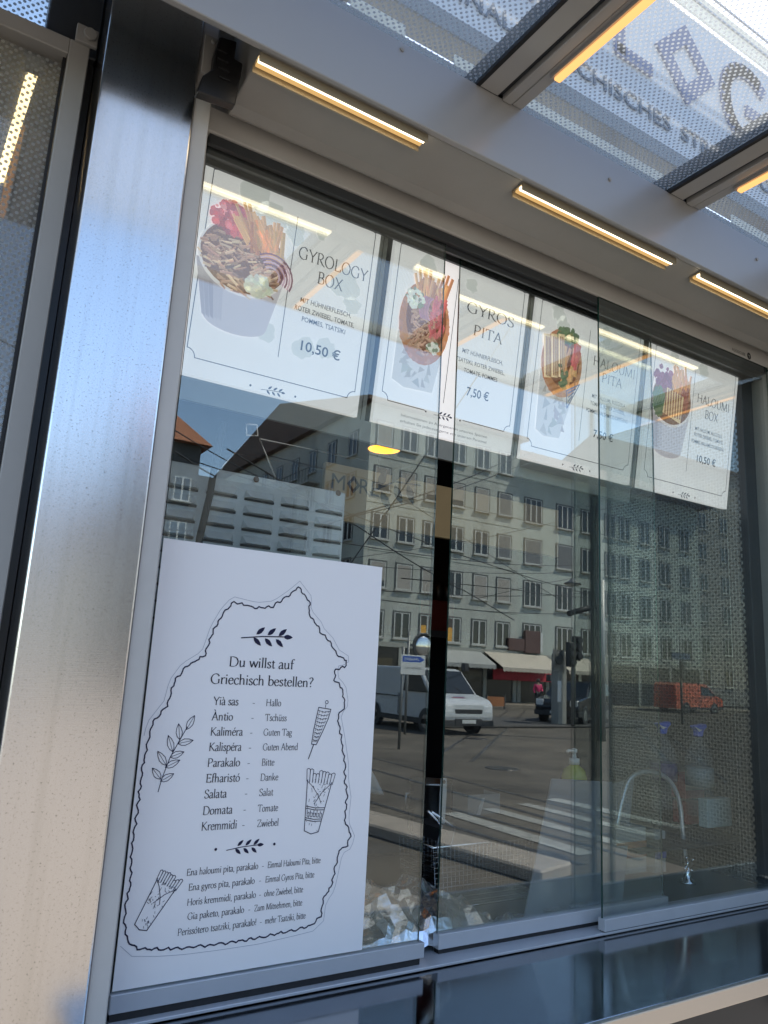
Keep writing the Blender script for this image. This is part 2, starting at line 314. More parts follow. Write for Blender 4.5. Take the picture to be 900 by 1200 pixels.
GL = {  # skeletons: advance, strokes, serifs (x, y, halfwidth)
'a': (.38, [_s((.06, .35), (.12, .42), (.22, .42), (.28, .33), (.28, .08), (.32, .01), (.37, .03)), _s((.28, .25), (.14, .21), (.05, .11), (.09, .01), (.18, .0), (.28, .09))], []),
'b': (.45, [_l((.09, .70), (.09, .02)), _s((.09, .31), (.2, .42), (.34, .37), (.40, .21), (.33, .05), (.2, 0), (.09, .05))], [(.065, .69, .04)]),
'c': (.37, [_s((.34, .34), (.26, .42), (.14, .39), (.05, .21), (.12, .04), (.24, 0), (.35, .08))], []),
'd': (.46, [_l((.35, .70), (.35, .0)), _s((.35, .33), (.22, .42), (.09, .36), (.04, .2), (.1, .04), (.2, 0), (.35, .1))], [(.325, .69, .04), (.38, .01, .03)]),
'e': (.39, [_l((.06, .235), (.34, .255)), _s((.34, .255), (.32, .36), (.22, .42), (.12, .38), (.05, .21), (.12, .04), (.24, 0), (.36, .09))], []),
'f': (.27, [_s((.31, .65), (.23, .70), (.14, .63), (.12, .5), (.12, .3), (.12, 0)), _l((.03, .41), (.26, .41))], [(.12, .0, .09)]),
'g': (.41, [_s(*arc(.18, .28, .13, .14, 0, 360)), _s((.1, .17), (.07, .1), (.16, .05), (.32, -.01), (.34, -.12), (.19, -.2), (.05, -.13), (.08, -.02), (.16, .04)), _l((.28, .37), (.40, .40))], []),
'h': (.47, [_l((.09, .7), (.09, 0)), _s((.09, .3), (.2, .41), (.31, .39), (.35, .26), (.35, .0))], [(.09, 0, .07), (.35, 0, .07), (.065, .69, .04)]),
'i': (.21, [_l((.1, .42), (.1, 0))], [(.1, 0, .075), (.075, .41, .04)]),
'k': (.43, [_l((.09, .7), (.09, 0)), _l((.33, .41), (.1, .2)), _l((.16, .25), (.37, 0))], [(.09, 0, .07), (.38, 0, .05), (.065, .69, .04), (.32, .41, .06)]),
'l': (.2, [_l((.1, .7), (.1, 0))], [(.1, 0, .075), (.075, .69, .04)]),
'm': (.71, [_l((.09, .42), (.09, 0)), _s((.09, .3), (.2, .41), (.3, .39), (.34, .26), (.34, .0)), _s((.34, .3), (.45, .41), (.55, .39), (.59, .26), (.59, .0))], [(.09, 0, .07), (.34, 0, .07), (.59, 0, .07), (.065, .41, .04)]),
'n': (.47, [_l((.09, .42), (.09, 0)), _s((.09, .3), (.2, .41), (.31, .39), (.35, .26), (.35, .0))], [(.09, 0, .07), (.35, 0, .07), (.065, .41, .04)]),
'o': (.43, [_s(*arc(.21, .21, .17, .21, 0, 360))], []),
'p': (.46, [_l((.09, .42), (.09, -.24)), _s((.09, .31), (.2, .42), (.34, .37), (.40, .21), (.33, .05), (.2, 0), (.09, .05))], [(.09, -.24, .08), (.065, .41, .04)]),
'r': (.31, [_l((.09, .42), (.09, 0)), _s((.09, .27), (.17, .39), (.25, .42), (.3, .38))], [(.1, 0, .08), (.065, .41, .04)]),
's': (.31, [_s((.26, .34), (.18, .42), (.08, .38), (.09, .28), (.2, .2), (.27, .11), (.19, .0), (.09, .02), (.05, .09))], []),
't': (.27, [_s((.13, .53), (.13, .35), (.13, .1), (.18, 0), (.27, .05)), _l((.03, .41), (.26, .41))], []),
'u': (.46, [_s((.09, .42), (.09, .15), (.12, .03), (.2, .0), (.35, .12)), _l((.35, .42), (.35, 0))], [(.065, .41, .04), (.325, .41, .04), (.38, .01, .03)]),
'w': (.61, [_l((.04, .42), (.18, 0)), _l((.18, 0), (.31, .40)), _l((.30, .40), (.44, 0)), _l((.44, 0), (.58, .42))], [(.05, .42, .06), (.3, .42, .05), (.58, .42, .05)]),
'z': (.36, [_l((.05, .40), (.31, .40)), _l((.31, .40), (.05, .01)), _l((.05, .01), (.33, .01))], []),
'y': (.41, [_l((.04, .42), (.2, .02)), _s((.37, .42), (.26, .12), (.16, -.16), (.07, -.22))], [(.05, .42, .06), (.37, .42, .05)]),
'A': (.62, [_l((.06, 0), (.31, .67)), _l((.29, .67), (.55, 0)), _l((.15, .24), (.45, .24))], [(.06, 0, .07), (.55, 0, .08)]),
'B': (.54, [_l((.12, .65), (.12, 0)), _s((.12, .64), (.28, .64), (.4, .58), (.4, .42), (.28, .345), (.12, .34)), _s((.2, .34), (.36, .33), (.47, .23), (.44, .06), (.28, .01), (.12, .01))], [(.1, .65, .07), (.1, 0, .07)]),
'D': (.68, [_l((.12, .65), (.12, 0)), _s((.12, .64), (.3, .645), (.5, .57), (.61, .35), (.54, .11), (.36, .01), (.12, .01))], [(.1, .65, .07), (.1, 0, .07)]),
'E': (.52, [_l((.12, .65), (.12, 0)), _l((.12, .64), (.44, .64)), _l((.12, .34), (.37, .34)), _l((.12, .01), (.47, .01)), _l((.44, .65), (.44, .55)), _l((.47, 0), (.48, .13)), _l((.37, .39), (.37, .29))], [(.1, .65, .07), (.1, 0, .07)]),
'G': (.68, [_s((.57, .5), (.48, .62), (.32, .655), (.14, .55), (.05, .32), (.13, .1), (.33, -.005), (.5, .03), (.57, .08)), _l((.57, .27), (.57, .04))], [(.57, .28, .08)]),
'H': (.7, [_l((.12, .65), (.12, 0)), _l((.57, .65), (.57, 0)), _l((.12, .34), (.57, .34))], [(.12, .65, .08), (.12, 0, .08), (.57, .65, .08), (.57, 0, .08)]),
'I': (.3, [_l((.15, .65), (.15, 0))], [(.15, .65, .08), (.15, 0, .08)]),
'K': (.62, [_l((.12, .65), (.12, 0)), _l((.5, .65), (.13, .31)), _l((.2, .37), (.56, 0))], [(.12, .65, .08), (.12, 0, .08), (.5, .65, .07), (.57, 0, .06)]),
'L': (.52, [_l((.12, .65), (.12, 0)), _l((.12, .01), (.46, .01)), _l((.46, 0), (.48, .14))], [(.12, .65, .08), (.1, 0, .06)]),
'M': (.82, [_l((.13, .65), (.1, 0)), _l((.13, .65), (.40, .03)), _l((.40, .03), (.67, .65)), _l((.67, .65), (.71, 0))], [(.1, .65, .06), (.1, 0, .07), (.7, .65, .06), (.71, 0, .07)]),
'O': (.7, [_s(*arc(.34, .325, .29, .335, 0, 360, 24))], []),
'P': (.52, [_l((.12, .65), (.12, 0)), _s((.12, .64), (.28, .645), (.42, .58), (.45, .46), (.37, .33), (.22, .29), (.14, .31))], [(.1, .65, .07), (.12, 0, .09)]),
'R': (.58, [_l((.12, .65), (.12, 0)), _s((.12, .64), (.28, .645), (.41, .58), (.43, .47), (.36, .36), (.24, .32), (.12, .32)), _s((.25, .32), (.4, .12), (.56, 0), (.62, -.01))], [(.1, .65, .07), (.12, 0, .08)]),
'S': (.45, [_s((.38, .52), (.34, .62), (.22, .655), (.09, .58), (.1, .43), (.24, .34), (.38, .24), (.39, .08), (.24, -.005), (.1, .03), (.05, .14))], []),
'T': (.58, [_l((.29, .64), (.29, 0)), _l((.04, .64), (.54, .64)), _l((.04, .65), (.03, .53)), _l((.54, .65), (.55, .53))], [(.29, 0, .09)]),
'U': (.66, [_s((.13, .65), (.13, .3), (.16, .08), (.33, -.005), (.5, .07), (.55, .25), (.55, .65))], [(.13, .65, .08), (.55, .65, .07)]),
'X': (.62, [_l((.07, .65), (.55, 0)), _l((.53, .65), (.07, 0))], [(.08, .65, .07), (.53, .65, .07), (.07, 0, .07), (.55, 0, .08)]),
'Y': (.58, [_l((.05, .65), (.3, .3)), _l((.55, .65), (.3, .3)), _l((.3, .32), (.3, 0))], [(.06, .65, .07), (.54, .65, .07), (.3, 0, .09)]),
'Z': (.55, [_l((.06, .64), (.49, .64)), _l((.49, .64), (.05, .01)), _l((.05, .01), (.51, .01)), _l((.06, .65), (.05, .54)), _l((.51, 0), (.53, .13))], []),
'-': (.34, [_l((.06, .2), (.27, .2))], []), '!': (.25, [_l((.12, .66), (.12, .2))], []), ',': (.2, [_s((.09, .04), (.11, -.03), (.06, -.11))], []),
'?': (.4, [_s((.07, .56), (.13, .65), (.27, .65), (.33, .53), (.24, .4), (.17, .3), (.17, .2))], []), ' ': (.24, [], []), '&': (.6, [_s((.5, .3), (.38, .05), (.2, 0), (.08, .12), (.16, .3), (.34, .45), (.33, .6), (.2, .6), (.18, .45), (.32, .22), (.5, .02))], []),
}
DOTS = {'i': [(.1, .59)], '!': [(.12, .04)], '?': [(.17, .04)]}
ACC = {'á': 'a', 'à': 'a', 'À': 'A', 'é': 'e', 'ó': 'o', 'í': 'i', 'ü': 'u'}
def catmull(P, n=5):
    if len(P) > 14: return P
    out = []
    for i in range(len(P) - 1):
        a = P[max(i - 1, 0)]; b = P[i]; c = P[i + 1]; d = P[min(i + 2, len(P) - 1)]
        for k in range(n):
            t = k / n
            out.append(tuple(0.5 * ((2 * b[j]) + (-a[j] + c[j]) * t + (2 * a[j] - 5 * b[j] + 4 * c[j] - d[j]) * t * t + (-a[j] + 3 * b[j] - 3 * c[j] + d[j]) * t ** 3) for j in (0, 1)))
    out.append(P[-1]); return out
def serif(body, size, align='LEFT', width=None, thick=.085, thin=.028):
    """polygons of a line of old-style roman lettering; size is the cap height"""
    out = []; x = 0.0
    nib = math.radians(14)
    def stroke(P, x):
        n = len(P); L = []; R = []
        closed = math.dist(P[0], P[-1]) < 1e-4 and n > 5
        for i in range(n):
            if closed: a, b = P[(i - 1) % (n - 1)], P[(i + 1) % (n - 1)]
            else: a, b = P[max(i - 1, 0)], P[min(i + 1, n - 1)]
            d = (b[0] - a[0], b[1] - a[1]); l = math.hypot(*d) or 1; d = (d[0] / l, d[1] / l)
            wd = thin + (thick - thin) * abs(math.sin(math.atan2(d[1], d[0]) - nib))
            L.append((x + P[i][0] - d[1] * wd / 2, P[i][1] + d[0] * wd / 2)); R.append((x + P[i][0] + d[1] * wd / 2, P[i][1] - d[0] * wd / 2))
        for i in range(n - 1): out.append([L[i], R[i], R[i + 1], L[i + 1]])
    for ch in body:
        base = ACC.get(ch, ch)
        if base not in GL: base = ' '
        adv, st, sf = GL[base]
        for kind, P in st: stroke(catmull(P) if kind == 's' else P, x)
        for sx, sy, hw in sf:
            up = 1 if sy < .3 else -1
            out.append([(x + sx - hw, sy), (x + sx + hw, sy), (x + sx + thick * .5, sy + up * .035), (x + sx - thick * .5, sy + up * .035)])
        dots = DOTS.get(base, [])
        if ch in ('í',): dots = []
        if ch == 'ü': dots = [(.13, .57), (.29, .57)]
        for dx, dy in dots: out.append([(x + dx + .05 * math.cos(t), dy + .05 * math.sin(t)) for t in [k * math.pi / 4 for k in range(8)]])
        if ch in 'áéóí':
            m = adv / 2; out.append([(x + m - .02, .5), (x + m + .02, .49), (x + m + .12, .64), (x + m + .05, .66)])
        if ch in 'àÀ':
            m = adv / 2; h = .22 if ch == 'À' else 0; out.append([(x + m - .02, .49 + h), (x + m + .03, .5 + h), (x + m - .05, .66 + h), (x + m - .13, .64 + h)])
        x += adv
    k = size / .65; kx = k
    W = x * kx
    if width: kx = width / x; W = width
    dx = {'LEFT': 0, 'CENTER': -W / 2, 'RIGHT': -W}[align]
    return [[(p[0] * kx + dx, p[1] * k) for p in q] for q in out]
def put(art, polys, x, y, col, layer=1):
    for q in polys: art.poly([(p[0] + x, p[1] + y) for p in q], col, layer)
MENU_GLOW = .27
LAMP_W = 5.0

# ------------------------------------------------------------------ ground and street
m_pave = mat('pavement', (.205, .170, .132), .85, var=.18, scale=3, bump=.25, bscale=60)
m_asph = mat('asphalt', (.100, .083, .063), .9, var=.42, scale=.5, bump=.3, bscale=40)
m_rail = mat('tram_rail', (.10, .09, .085), .35, .7, var=.2)
m_kerb = mat('granite_kerb', (.30, .25, .20), .8, var=.15, scale=5, bump=.2)
m_white_paint = mat('road_paint', (.29, .275, .24), .8, var=.25, scale=6)
m_far = mat('far_ground', (.12, .115, .10), .95, var=.2, scale=.05)
structure(MB().add([(-900, -900, -.24), (900, -900, -.24), (900, 900, -.24), (-900, 900, -.24)], [(0, 1, 2, 3)]).build('ground', m_far, recalc=False))
structure(MB().add([(-60, -35.4, -.2), (120, -35.4, -.2), (120, 9, -.2), (-60, 9, -.2)], [(0, 1, 2, 3)]).build('road', m_asph, recalc=False))
structure(MB().prism([(-14, -34.3), (8.0, -34.3), (3.0, -6.0), (3.4, -3.9), (4.6, -3.1), (4.9, -2.2), (4.9, 6), (-14, 6)], -.22, 0, 'z').build('pavement', m_pave, bevel=.02))
structure(MB().box(-60, 120, -37.39, -34.4, -.22, -.07).build('far_pavement', m_pave, bevel=.02))
# pale strips and tram tracks of the street that runs away from the kiosk
b = MB()
for (x0, y0, x1, y1, wd) in [(6.15, -4.6, 5.4, -14.0, .10), (6.95, -4.6, 6.2, -14.0, .08), (7.6, -4.9, 7.9, -30, .10), (8.5, -4.9, 8.9, -30, .08), (9.4, -12, 27.5, -30.2, .10), (10.6, -12, 28.7, -30.2, .10), (13, -8.5, 33, -27.0, .10), (14.2, -8.5, 34, -26.6, .10)]:
    d = Vector((x1 - x0, y1 - y0, 0)).normalized(); n = Vector((-d.y, d.x, 0)) * wd / 2
    a, c = Vector((x0, y0, -.196)), Vector((x1, y1, -.196)); b.add([a - n, c - n, c + n, a + n], [(0, 1, 2, 3)])
structure(b.build('tram_track', m_rail, recalc=False))
b = MB()
for (x0, y0, x1, y1, wd) in [(6.55, -4.9, 6.5, -7.3, .28), (7.35, -5.2, 7.25, -7.4, .24), (8.15, -5.4, 8.05, -7.6, .22), (9.0, -5.6, 8.85, -7.8, .3)]:
    d = Vector((x1 - x0, y1 - y0, 0)).normalized(); n = Vector((-d.y, d.x, 0)) * wd / 2
    a, c = Vector((x0, y0, -.192)), Vector((x1, y1, -.192)); b.add([a - n, c - n, c + n, a + n], [(0, 1, 2, 3)])
structure(b.build('zebra_crossing', m_white_paint, recalc=False))
structure(MB().prism([(4.15, -9.5), (4.75, -9.5), (5.75, -4.35), (5.2, -4.2)], -.21, -.08, 'z').build('kerb_island', m_kerb, bevel=.02))
structure(MB().prism([(15.5, -19.8), (26.5, -20.6), (28, -24.5), (18, -24.0)], -.198, -.1, 'z').build('traffic_island', mat('shadow_paving', (.07, .065, .06), .9, var=.2, scale=2), bevel=.03))  # dark slab laid where the shadow patch lies on the street

# ------------------------------------------------------------------ kiosk shell
m_grey = mat('grey_paint', (.38, .375, .355), .42, var=.06, scale=5, spec=.4)
m_lgrey = mat('light_grey_paint', (.52, .51, .485), .42, var=.06, scale=5, spec=.4)
m_dgrey = mat('dark_track', (.055, .06, .065), .4, .3)
m_black = mat('black_gap', (.012, .012, .013), .6)
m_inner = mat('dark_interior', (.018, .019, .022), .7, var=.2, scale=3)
m_steel = mat('worktop_steel', (.35, .36, .36), .3, 1.0, var=.15, scale=4)
m_alu = mat('aluminium', (.50, .52, .55), .35, .25, var=.06, scale=6)
KL = -1.6; KR = 2.125
kiosk = thing('kiosk_building', 'grey steel street food kiosk with a dark glazed serving front', 'kiosk', (.9, 1.2, 0))
b = MB(); b.box(KL, KR, 2.4, 2.46, 0, 3.0); b.box(KL - .06, KL, .06, 2.46, 0, 3.0); b.box(KR - .03, KR + .03, .06, 2.4, 0, 3.0)
b.box(.09, .13, .08, 2.4, 0, 2.72)
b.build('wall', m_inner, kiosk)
boxo('floor', mat('dark_tiles', (.06, .055, .05), .5, var=.2, scale=4), kiosk, KL, KR, .06, 2.4, -.02, .02)
boxo('ceiling', mat('ceiling_panel', (.09, .09, .09), .6), kiosk, .13, KR - .03, .02, 2.4, 2.70, 2.74)
boxo('roof', mat('roof_sheet', (.28, .28, .27), .7, var=.15), kiosk, .10, KR + .03, .02, 2.46, 2.93, 3.03)
boxo('front_panel', mat('front_panel', (.05, .052, .055), .35, .2), kiosk, .317, KR, -.009, .0, 0, 1.105)
# header over the sliding glass, chamfered shutter box and its shadow gaps
b = MB(); b.prism([(-.018, 2.571), (.05, 2.571), (.05, 2.75), (-.018, 2.618)], .29, 2.022); b.build('header', m_lgrey, kiosk, bevel=.002)
b = MB(); b.prism([(-.195, 2.612), (-.205, 2.70), (.05, 2.92), (.05, 2.66), (-.028, 2.640), (-.044, 2.596), (-.052, 2.5925), (-.072, 2.6015)], .335, KR)
b.build('shutter_box', m_grey, kiosk, bevel=.002)
b = MB(); b.box(.317, 2.006, -.012, .075, 2.552, 2.5715)
for y in (.003, .03): b.box(.317, 2.006, y, y + .006, 2.54, 2.5525)
b.build('top_track', m_dgrey, kiosk)
b = MB(); b.box(.2675, .2955, -.078, -.0045, 1.137, 2.75); b.box(.2905, .316, -.004, .09, 1.1175, 2.75); b.build('jamb', m_lgrey, kiosk, bevel=.0015)
b = MB(); b.box(2.008, 2.04, -.035, .09, 1.1175, 2.56); b.build('jamb', m_grey, kiosk, bevel=.0015)
b = MB(); b.box(1.955, 2.0065, .034, .10, 1.16, 2.55); b.build('jamb', mat('black_profile', (.02, .021, .024), .35, .3), kiosk, bevel=.0015)
b = MB(); b.box(.317, 2.04, -.022, .075, 1.1375, 1.1425); b.build('sill', m_alu, kiosk, bevel=.001)
b = MB(); b.box(.317, 2.04, -.010, .072, 1.118, 1.1373); b.build('sill_gap', m_black, kiosk)
b = MB(); b.box(KR - .083, KR + .0015, -.05, .06, 1.14, 2.6); b.box(KR + .0018, KR + .016, -.195, .0, 1.14, 2.60); b.build('post_and_sky_stop', m_dgrey, kiosk, bevel=.002)  # outer panel added to block sky mirrored at the right pane's end
# maker's mark on the header
ar = Art(); put(ar, sans('FOODCUBE', .0085, width=.06), 0, 0, (.03, .03, .03)); ar.ell(.078, .005, .009, .0105, (.02, .02, .02), 1); ar.line([(.074, .007), (.082, .007), (.079, .001)], .002, (.4, .4, .38), 2)
ar.build('maker_mark', colattr('header_print'), kiosk, at(858, 409, -.018) + Vector((0, 0, -.005)), (1, 0, 0), (0, 0, 1), (0, -1, 0))

# stainless column beside the window
m_col, nt, out = nodes('brushed_stainless')
p = nt.nodes.new('ShaderNodeBsdfPrincipled'); p.inputs['Metallic'].default_value = 1.0; p.inputs['Base Color'].default_value = (.80, .79, .77, 1)
tc = nt.nodes.new('ShaderNodeTexCoord')
mp = nt.nodes.new('ShaderNodeMapping'); mp.inputs['Scale'].default_value = (3, 3, 260); nt.links.new(tc.outputs['Object'], mp.inputs[0])
n1 = nt.nodes.new('ShaderNodeTexNoise'); n1.inputs['Scale'].default_value = 4; n1.inputs['Detail'].default_value = 4; nt.links.new(mp.outputs[0], n1.inputs['Vector'])
bp = nt.nodes.new('ShaderNodeBump'); bp.inputs['Strength'].default_value = .02; bp.inputs['Distance'].default_value = .002
nt.links.new(n1.outputs[0], bp.inputs['Height']); nt.links.new(bp.outputs[0], p.inputs['Normal'])
n2 = nt.nodes.new('ShaderNodeTexNoise'); n2.inputs['Scale'].default_value = 7; n2.inputs['Detail'].default_value = 8
mp2 = nt.nodes.new('ShaderNodeMapping'); mp2.inputs['Scale'].default_value = (1, 1, .25); nt.links.new(tc.outputs['Object'], mp2.inputs[0]); nt.links.new(mp2.outputs[0], n2.inputs['Vector'])
mr = nt.nodes.new('ShaderNodeMapRange'); mr.inputs['From Min'].default_value = .3; mr.inputs['From Max'].default_value = .7; mr.inputs['To Min'].default_value = .15; mr.inputs['To Max'].default_value = .24
nt.links.new(n2.outputs[0], mr.inputs[0]); nt.links.new(mr.outputs[0], p.inputs['Roughness'])
vo = nt.nodes.new('ShaderNodeTexNoise'); vo.inputs['Scale'].default_value = 330; vo.inputs['Detail'].default_value = 2; nt.links.new(tc.outputs['Object'], vo.inputs['Vector'])
cr = nt.nodes.new('ShaderNodeValToRGB'); cr.color_ramp.elements[0].position = .60; cr.color_ramp.elements[0].color = (.80, .79, .77, 1)
cr.color_ramp.elements[1].position = .72; cr.color_ramp.elements[1].color = (.48, .46, .43, 1)
nt.links.new(vo.outputs[0], cr.inputs[0])
mp3 = nt.nodes.new('ShaderNodeMapping'); mp3.inputs['Scale'].default_value = (90, 90, 2.2); nt.links.new(tc.outputs['Object'], mp3.inputs[0])
n3 = nt.nodes.new('ShaderNodeTexNoise'); n3.inputs['Scale'].default_value = 1.0; n3.inputs['Detail'].default_value = 5; nt.links.new(mp3.outputs[0], n3.inputs['Vector'])
c3 = nt.nodes.new('ShaderNodeValToRGB'); c3.color_ramp.elements[0].position = .30; c3.color_ramp.elements[0].color = (.93, .93, .92, 1); c3.color_ramp.elements[1].position = .5; c3.color_ramp.elements[1].color = (1, 1, 1, 1)
nt.links.new(n3.outputs[0], c3.inputs[0])
mxc = nt.nodes.new('ShaderNodeMixRGB'); mxc.blend_type = 'MULTIPLY'; mxc.inputs[0].default_value = 1.0          # dried run marks down the metal
nt.links.new(cr.outputs[0], mxc.inputs[1]); nt.links.new(c3.outputs[0], mxc.inputs[2]); nt.links.new(mxc.outputs[0], p.inputs['Base Color'])
nt.links.new(p.outputs[0], out.inputs[0])
t = thing('steel_column', 'tall brushed stainless column left of the serving window', 'column', (.21, 0, 0))
boxo('column_face', m_col, t, .1195, .2665, -.085, .06, .02, 2.99, c=.003)
boxo('base_plate', m_steel, t, .10, .285, -.105, .07, 0, .018, c=.002)

# dark glazed bay left of the column: dotted pane in a grey frame
m_dots_v = dotted('dotted_glass_upright', (0, 2), .0092, .30, (.50, .52, .52), (.88, .91, .89), .005, .14, .38)
t = thing('dotted_glass_panel', 'dotted glass side panel in a grey metal frame left of the steel column', 'glass panel', (-.3, 0, 0))
fx0, fx1 = -.75, .104; gx1 = .073
b = MB(); b.box(gx1, fx1, -.016, .02, .4, 2.632); b.box(fx0, fx0 + .03, -.016, .02, .4, 2.632)
b.box(fx0 + .03, gx1, -.0155, .0195, 2.603, 2.632); b.box(fx0 + .03, gx1, -.0155, .0195, .4, .44); b.build('frame', m_grey, t, bevel=.0015)
b = MB(); b.box(gx1 - .006, gx1 - .001, -.004, .012, .44, 2.602); b.build('gasket', m_black, t)
boxo('pane', m_dots_v, t, fx0 + .03, gx1 - .006, .002, .008, .44, 2.592)
b = MB(); b.box(.079, .113, -.024, -.0165, 2.628, 2.66); b.lathe([(.011, -.031), (.011, -.025), (.008, -.0245)], (.1, 0, 2.645), 8, 'y'); b.build('bolt_plate', m_grey, t, bevel=.001)
t = thing('upper_glass_panel', 'dotted glass pane above the grey frame at the top left corner', 'glass panel', (-.3, .05, 0))
boxo('pane', dotted('dotted_glass_upper', (0, 2), .0092, .30, (.36, .38, .38), (.9, .93, .92), .033, .04, .35), t, -.75, .036, .03, .036, 2.633, 3.0)
b = MB(); b.box(.036, .118, .012, .09, 2.634, 3.0); b.build('frame', m_dgrey, t, bevel=.002)
b = MB(); b.box(.1045, .1185, .03, .07, 0, 2.634); b.build('gap_strip', m_dgrey, kiosk)
boxo('partition', m_inner, kiosk, KL, .09, 1.0, 1.05, 0, 2.605)
boxo('sky_stop_slab', m_dgrey, kiosk, KL, .09, .04, 1.05, 2.615, 2.630)  # slab added so no sky shows through the lower dotted pane

# ------------------------------------------------------------------ sliding windows
m_pane = glass('window_glass', (.91, .94, .93), .128, .35, dirt=.025)
m_edge = mat('glass_edge', (.01, .045, .035), .15, spec=.8)
def window(x0, x1, y, label, railz=(1.153, 1.178), top=2.552):
    t = thing('sliding_window', label, 'window', ((x0 + x1) / 2, y, 1.15), 'sliding panes of the serving window')
    b = MB(); b.box(x0, x1, y - .0025, y + .0025, railz[1] - .004, top)
    o = b.build('pane', [m_pane, m_edge], t)
    for p in o.data.polygons:
        if abs(p.normal.x) > .9 or abs(p.normal.z) > .9: p.material_index = 1
    b = MB(); b.cbox(x0 - .002, x1 + .008, y - .0095, y + .0095, railz[0], railz[1], .0012); b.build('bottom_rail', m_alu, t)
    b = MB(); b.box(x0, x1, y - .007, y + .007, railz[0] - .011, railz[0] - .0005); b.build('seal', m_black, t)
window(.318, .849, .000, 'left sliding window pane behind the white word poster')
window(.910, 1.546, .027, 'middle sliding window pane in front of the soap bottle', (1.150, 1.176))
window(1.303, 2.006, -.014, 'right sliding window pane in front of the bent tap', (1.144, 1.168), 2.57)

# ------------------------------------------------------------------ counter
m_counter = mat('polished_counter', (.27, .29, .32), .085, 1.0, var=.10, scale=6)
m_cedge, nt, out = nodes('counter_edge'); 
p = nt.nodes.new('ShaderNodeBsdfPrincipled'); p.inputs['Metallic'].default_value = .9; p.inputs['Base Color'].default_value = (.66, .62, .56, 1); p.inputs['Roughness'].default_value = .3
nt.links.new(p.outputs[0], out.inputs[0])
t = thing('serving_counter', 'polished dark counter shelf below the serving window', 'counter', (1.2, -.1, 1.1))
b = MB(); b.box(.268, 2.3, -.289, -.0105, 1.11, 1.136); b.build('counter_top', m_counter, t, bevel=.0008)
boxo('front_edge', m_cedge, t, .268, 2.3, -.300, -.2895, 1.107, 1.1365, c=.002)
for x in (.45, 1.2, 1.95):
    b = MB(); b.prism([(-.02, 1.108), (-.26, 1.108), (-.26, 1.08), (-.02, .86)], x, x + .012); b.build('bracket', m_dgrey, t)

# ------------------------------------------------------------------ canopy
m_beam = mat('beam_paint', (.37, .38, .385), .30, .12, bump=.02, bscale=9, spec=.6)
m_xbeam = mat('cross_beam_paint', (.47, .47, .46), .30, .25, var=.02, scale=5, spec=.6)
canopy = thing('glass_canopy', 'dotted glass canopy on grey steel beams over the serving window', 'canopy', (1.0, -.5, 2.6))
b = MB(); b.box(-.9, 2.7, -.215, -.205, 2.604, 2.751); b.box(-.9, 2.7, -.205, -.10, 2.735, 2.751); b.box(-.9, 2.7, -.205, -.196, 2.610, 2.616); b.build('main_beam', m_beam, canopy, bevel=.0015)
boxo('sky_stop_plate', m_lgrey, canopy, -.9, .334, -.10, .0, 2.765, 2.785)  # unseen plate added to keep sky out of the column's top reflection
beams = [.045, .756, 1.314, 1.872, 2.43]; BW = .112; YO = -.84
for x in beams:
    b = MB(); b.box(x + .002, x + BW - .002, YO, -.12, 2.7625, 2.800); b.build('beam_web', m_dgrey, canopy)
    b = MB(); b.box(x, x + .050, YO, -.216, 2.748, 2.762); b.box(x + .062, x + .084, YO, -.216, 2.744, 2.762); b.box(x + .087, x + BW, YO, -.216, 2.747, 2.762); b.build('cross_beam', m_xbeam, canopy, bevel=.0015)
    b = MB(); b.box(x + .0503, x + .0617, YO, -.216, 2.756, 2.7617); b.build('beam_groove', m_dgrey, canopy)
    b = MB(); b.box(x - .003, x + .006, YO, -.216, 2.7475, 2.756); b.build('sealing_strip', m_black, canopy)
b = MB(); b.box(-.9, 2.7, YO - .012, YO - .001, 2.748, 2.79); b.build('edge_beam', m_xbeam, canopy, bevel=.002)
m_dots_h = dotted('dotted_glass_canopy', (0, 1), .0092, .275, (.52, .54, .55), (.97, .98, .98), 2.7625, .02, .15)
xs = [(-.9, beams[0])] + [(a + BW, c) for a, c in zip(beams[:-1], beams[1:])] + [(beams[-1] + BW, 2.7)]
for x0, x1 in xs: boxo('glass_sheet', m_dots_h, canopy, x0 + .001, x1 - .001, YO, -.12, 2.7565, 2.7685)
for x, z in ((.585, 2.735), (1.65, 2.70), (1.12, 2.70), (2.05, 2.72)):
    b = MB(); b.lathe([(.0045, -.0025), (.0045, 0)], (x, -.2152, z), 10, 'y'); b.lathe([(.002, -.0032), (.002, -.0026)], (x, -.2152, z), 6, 'y'); b.build('screw', m_grey, canopy)
# black hinge block between column and beam
m_blk = mat('black_plastic', (.010, .010, .011), .38, var=.2, scale=30)
hb = thing('hinge_block', 'black plastic hinge block at the top of the steel column', 'hinge', (.36, -.12, 2.62))
def pp(u, v, y): q = at(u, v, y); return (q.x, q.z)
pr = [pp(258, 42, -.13), pp(278, 48, -.13), pp(275, 68, -.13), pp(285, 74, -.13), pp(276, 123, -.13), pp(231, 107, -.13), pp(238, 88, -.13), pp(250, 80, -.13), pp(252, 62, -.13)]
b = MB(); b.prism(pr, -.13, -.112, 'y'); b.build('block', m_blk, hb, bevel=.002)
b = MB()
for k in range(4):
    q = at(257 + k * 1.0, 58 + k * 11, -.132); b.box(q.x - .004, q.x + .014, -.1335, -.1305, q.z - .0012, q.z + .0012)
b.build('rib', m_black, hb)
b = MB(); q = at(249, 55, -.1); b.box(q.x - .014, q.x + .012, -.1, -.094, q.z - .055, q.z + .02); b.lathe([(.004, -.106), (.004, -.1)], (q.x, 0, q.z + .008), 8, 'y'); b.build('mounting_plate', m_grey, hb, bevel=.001)

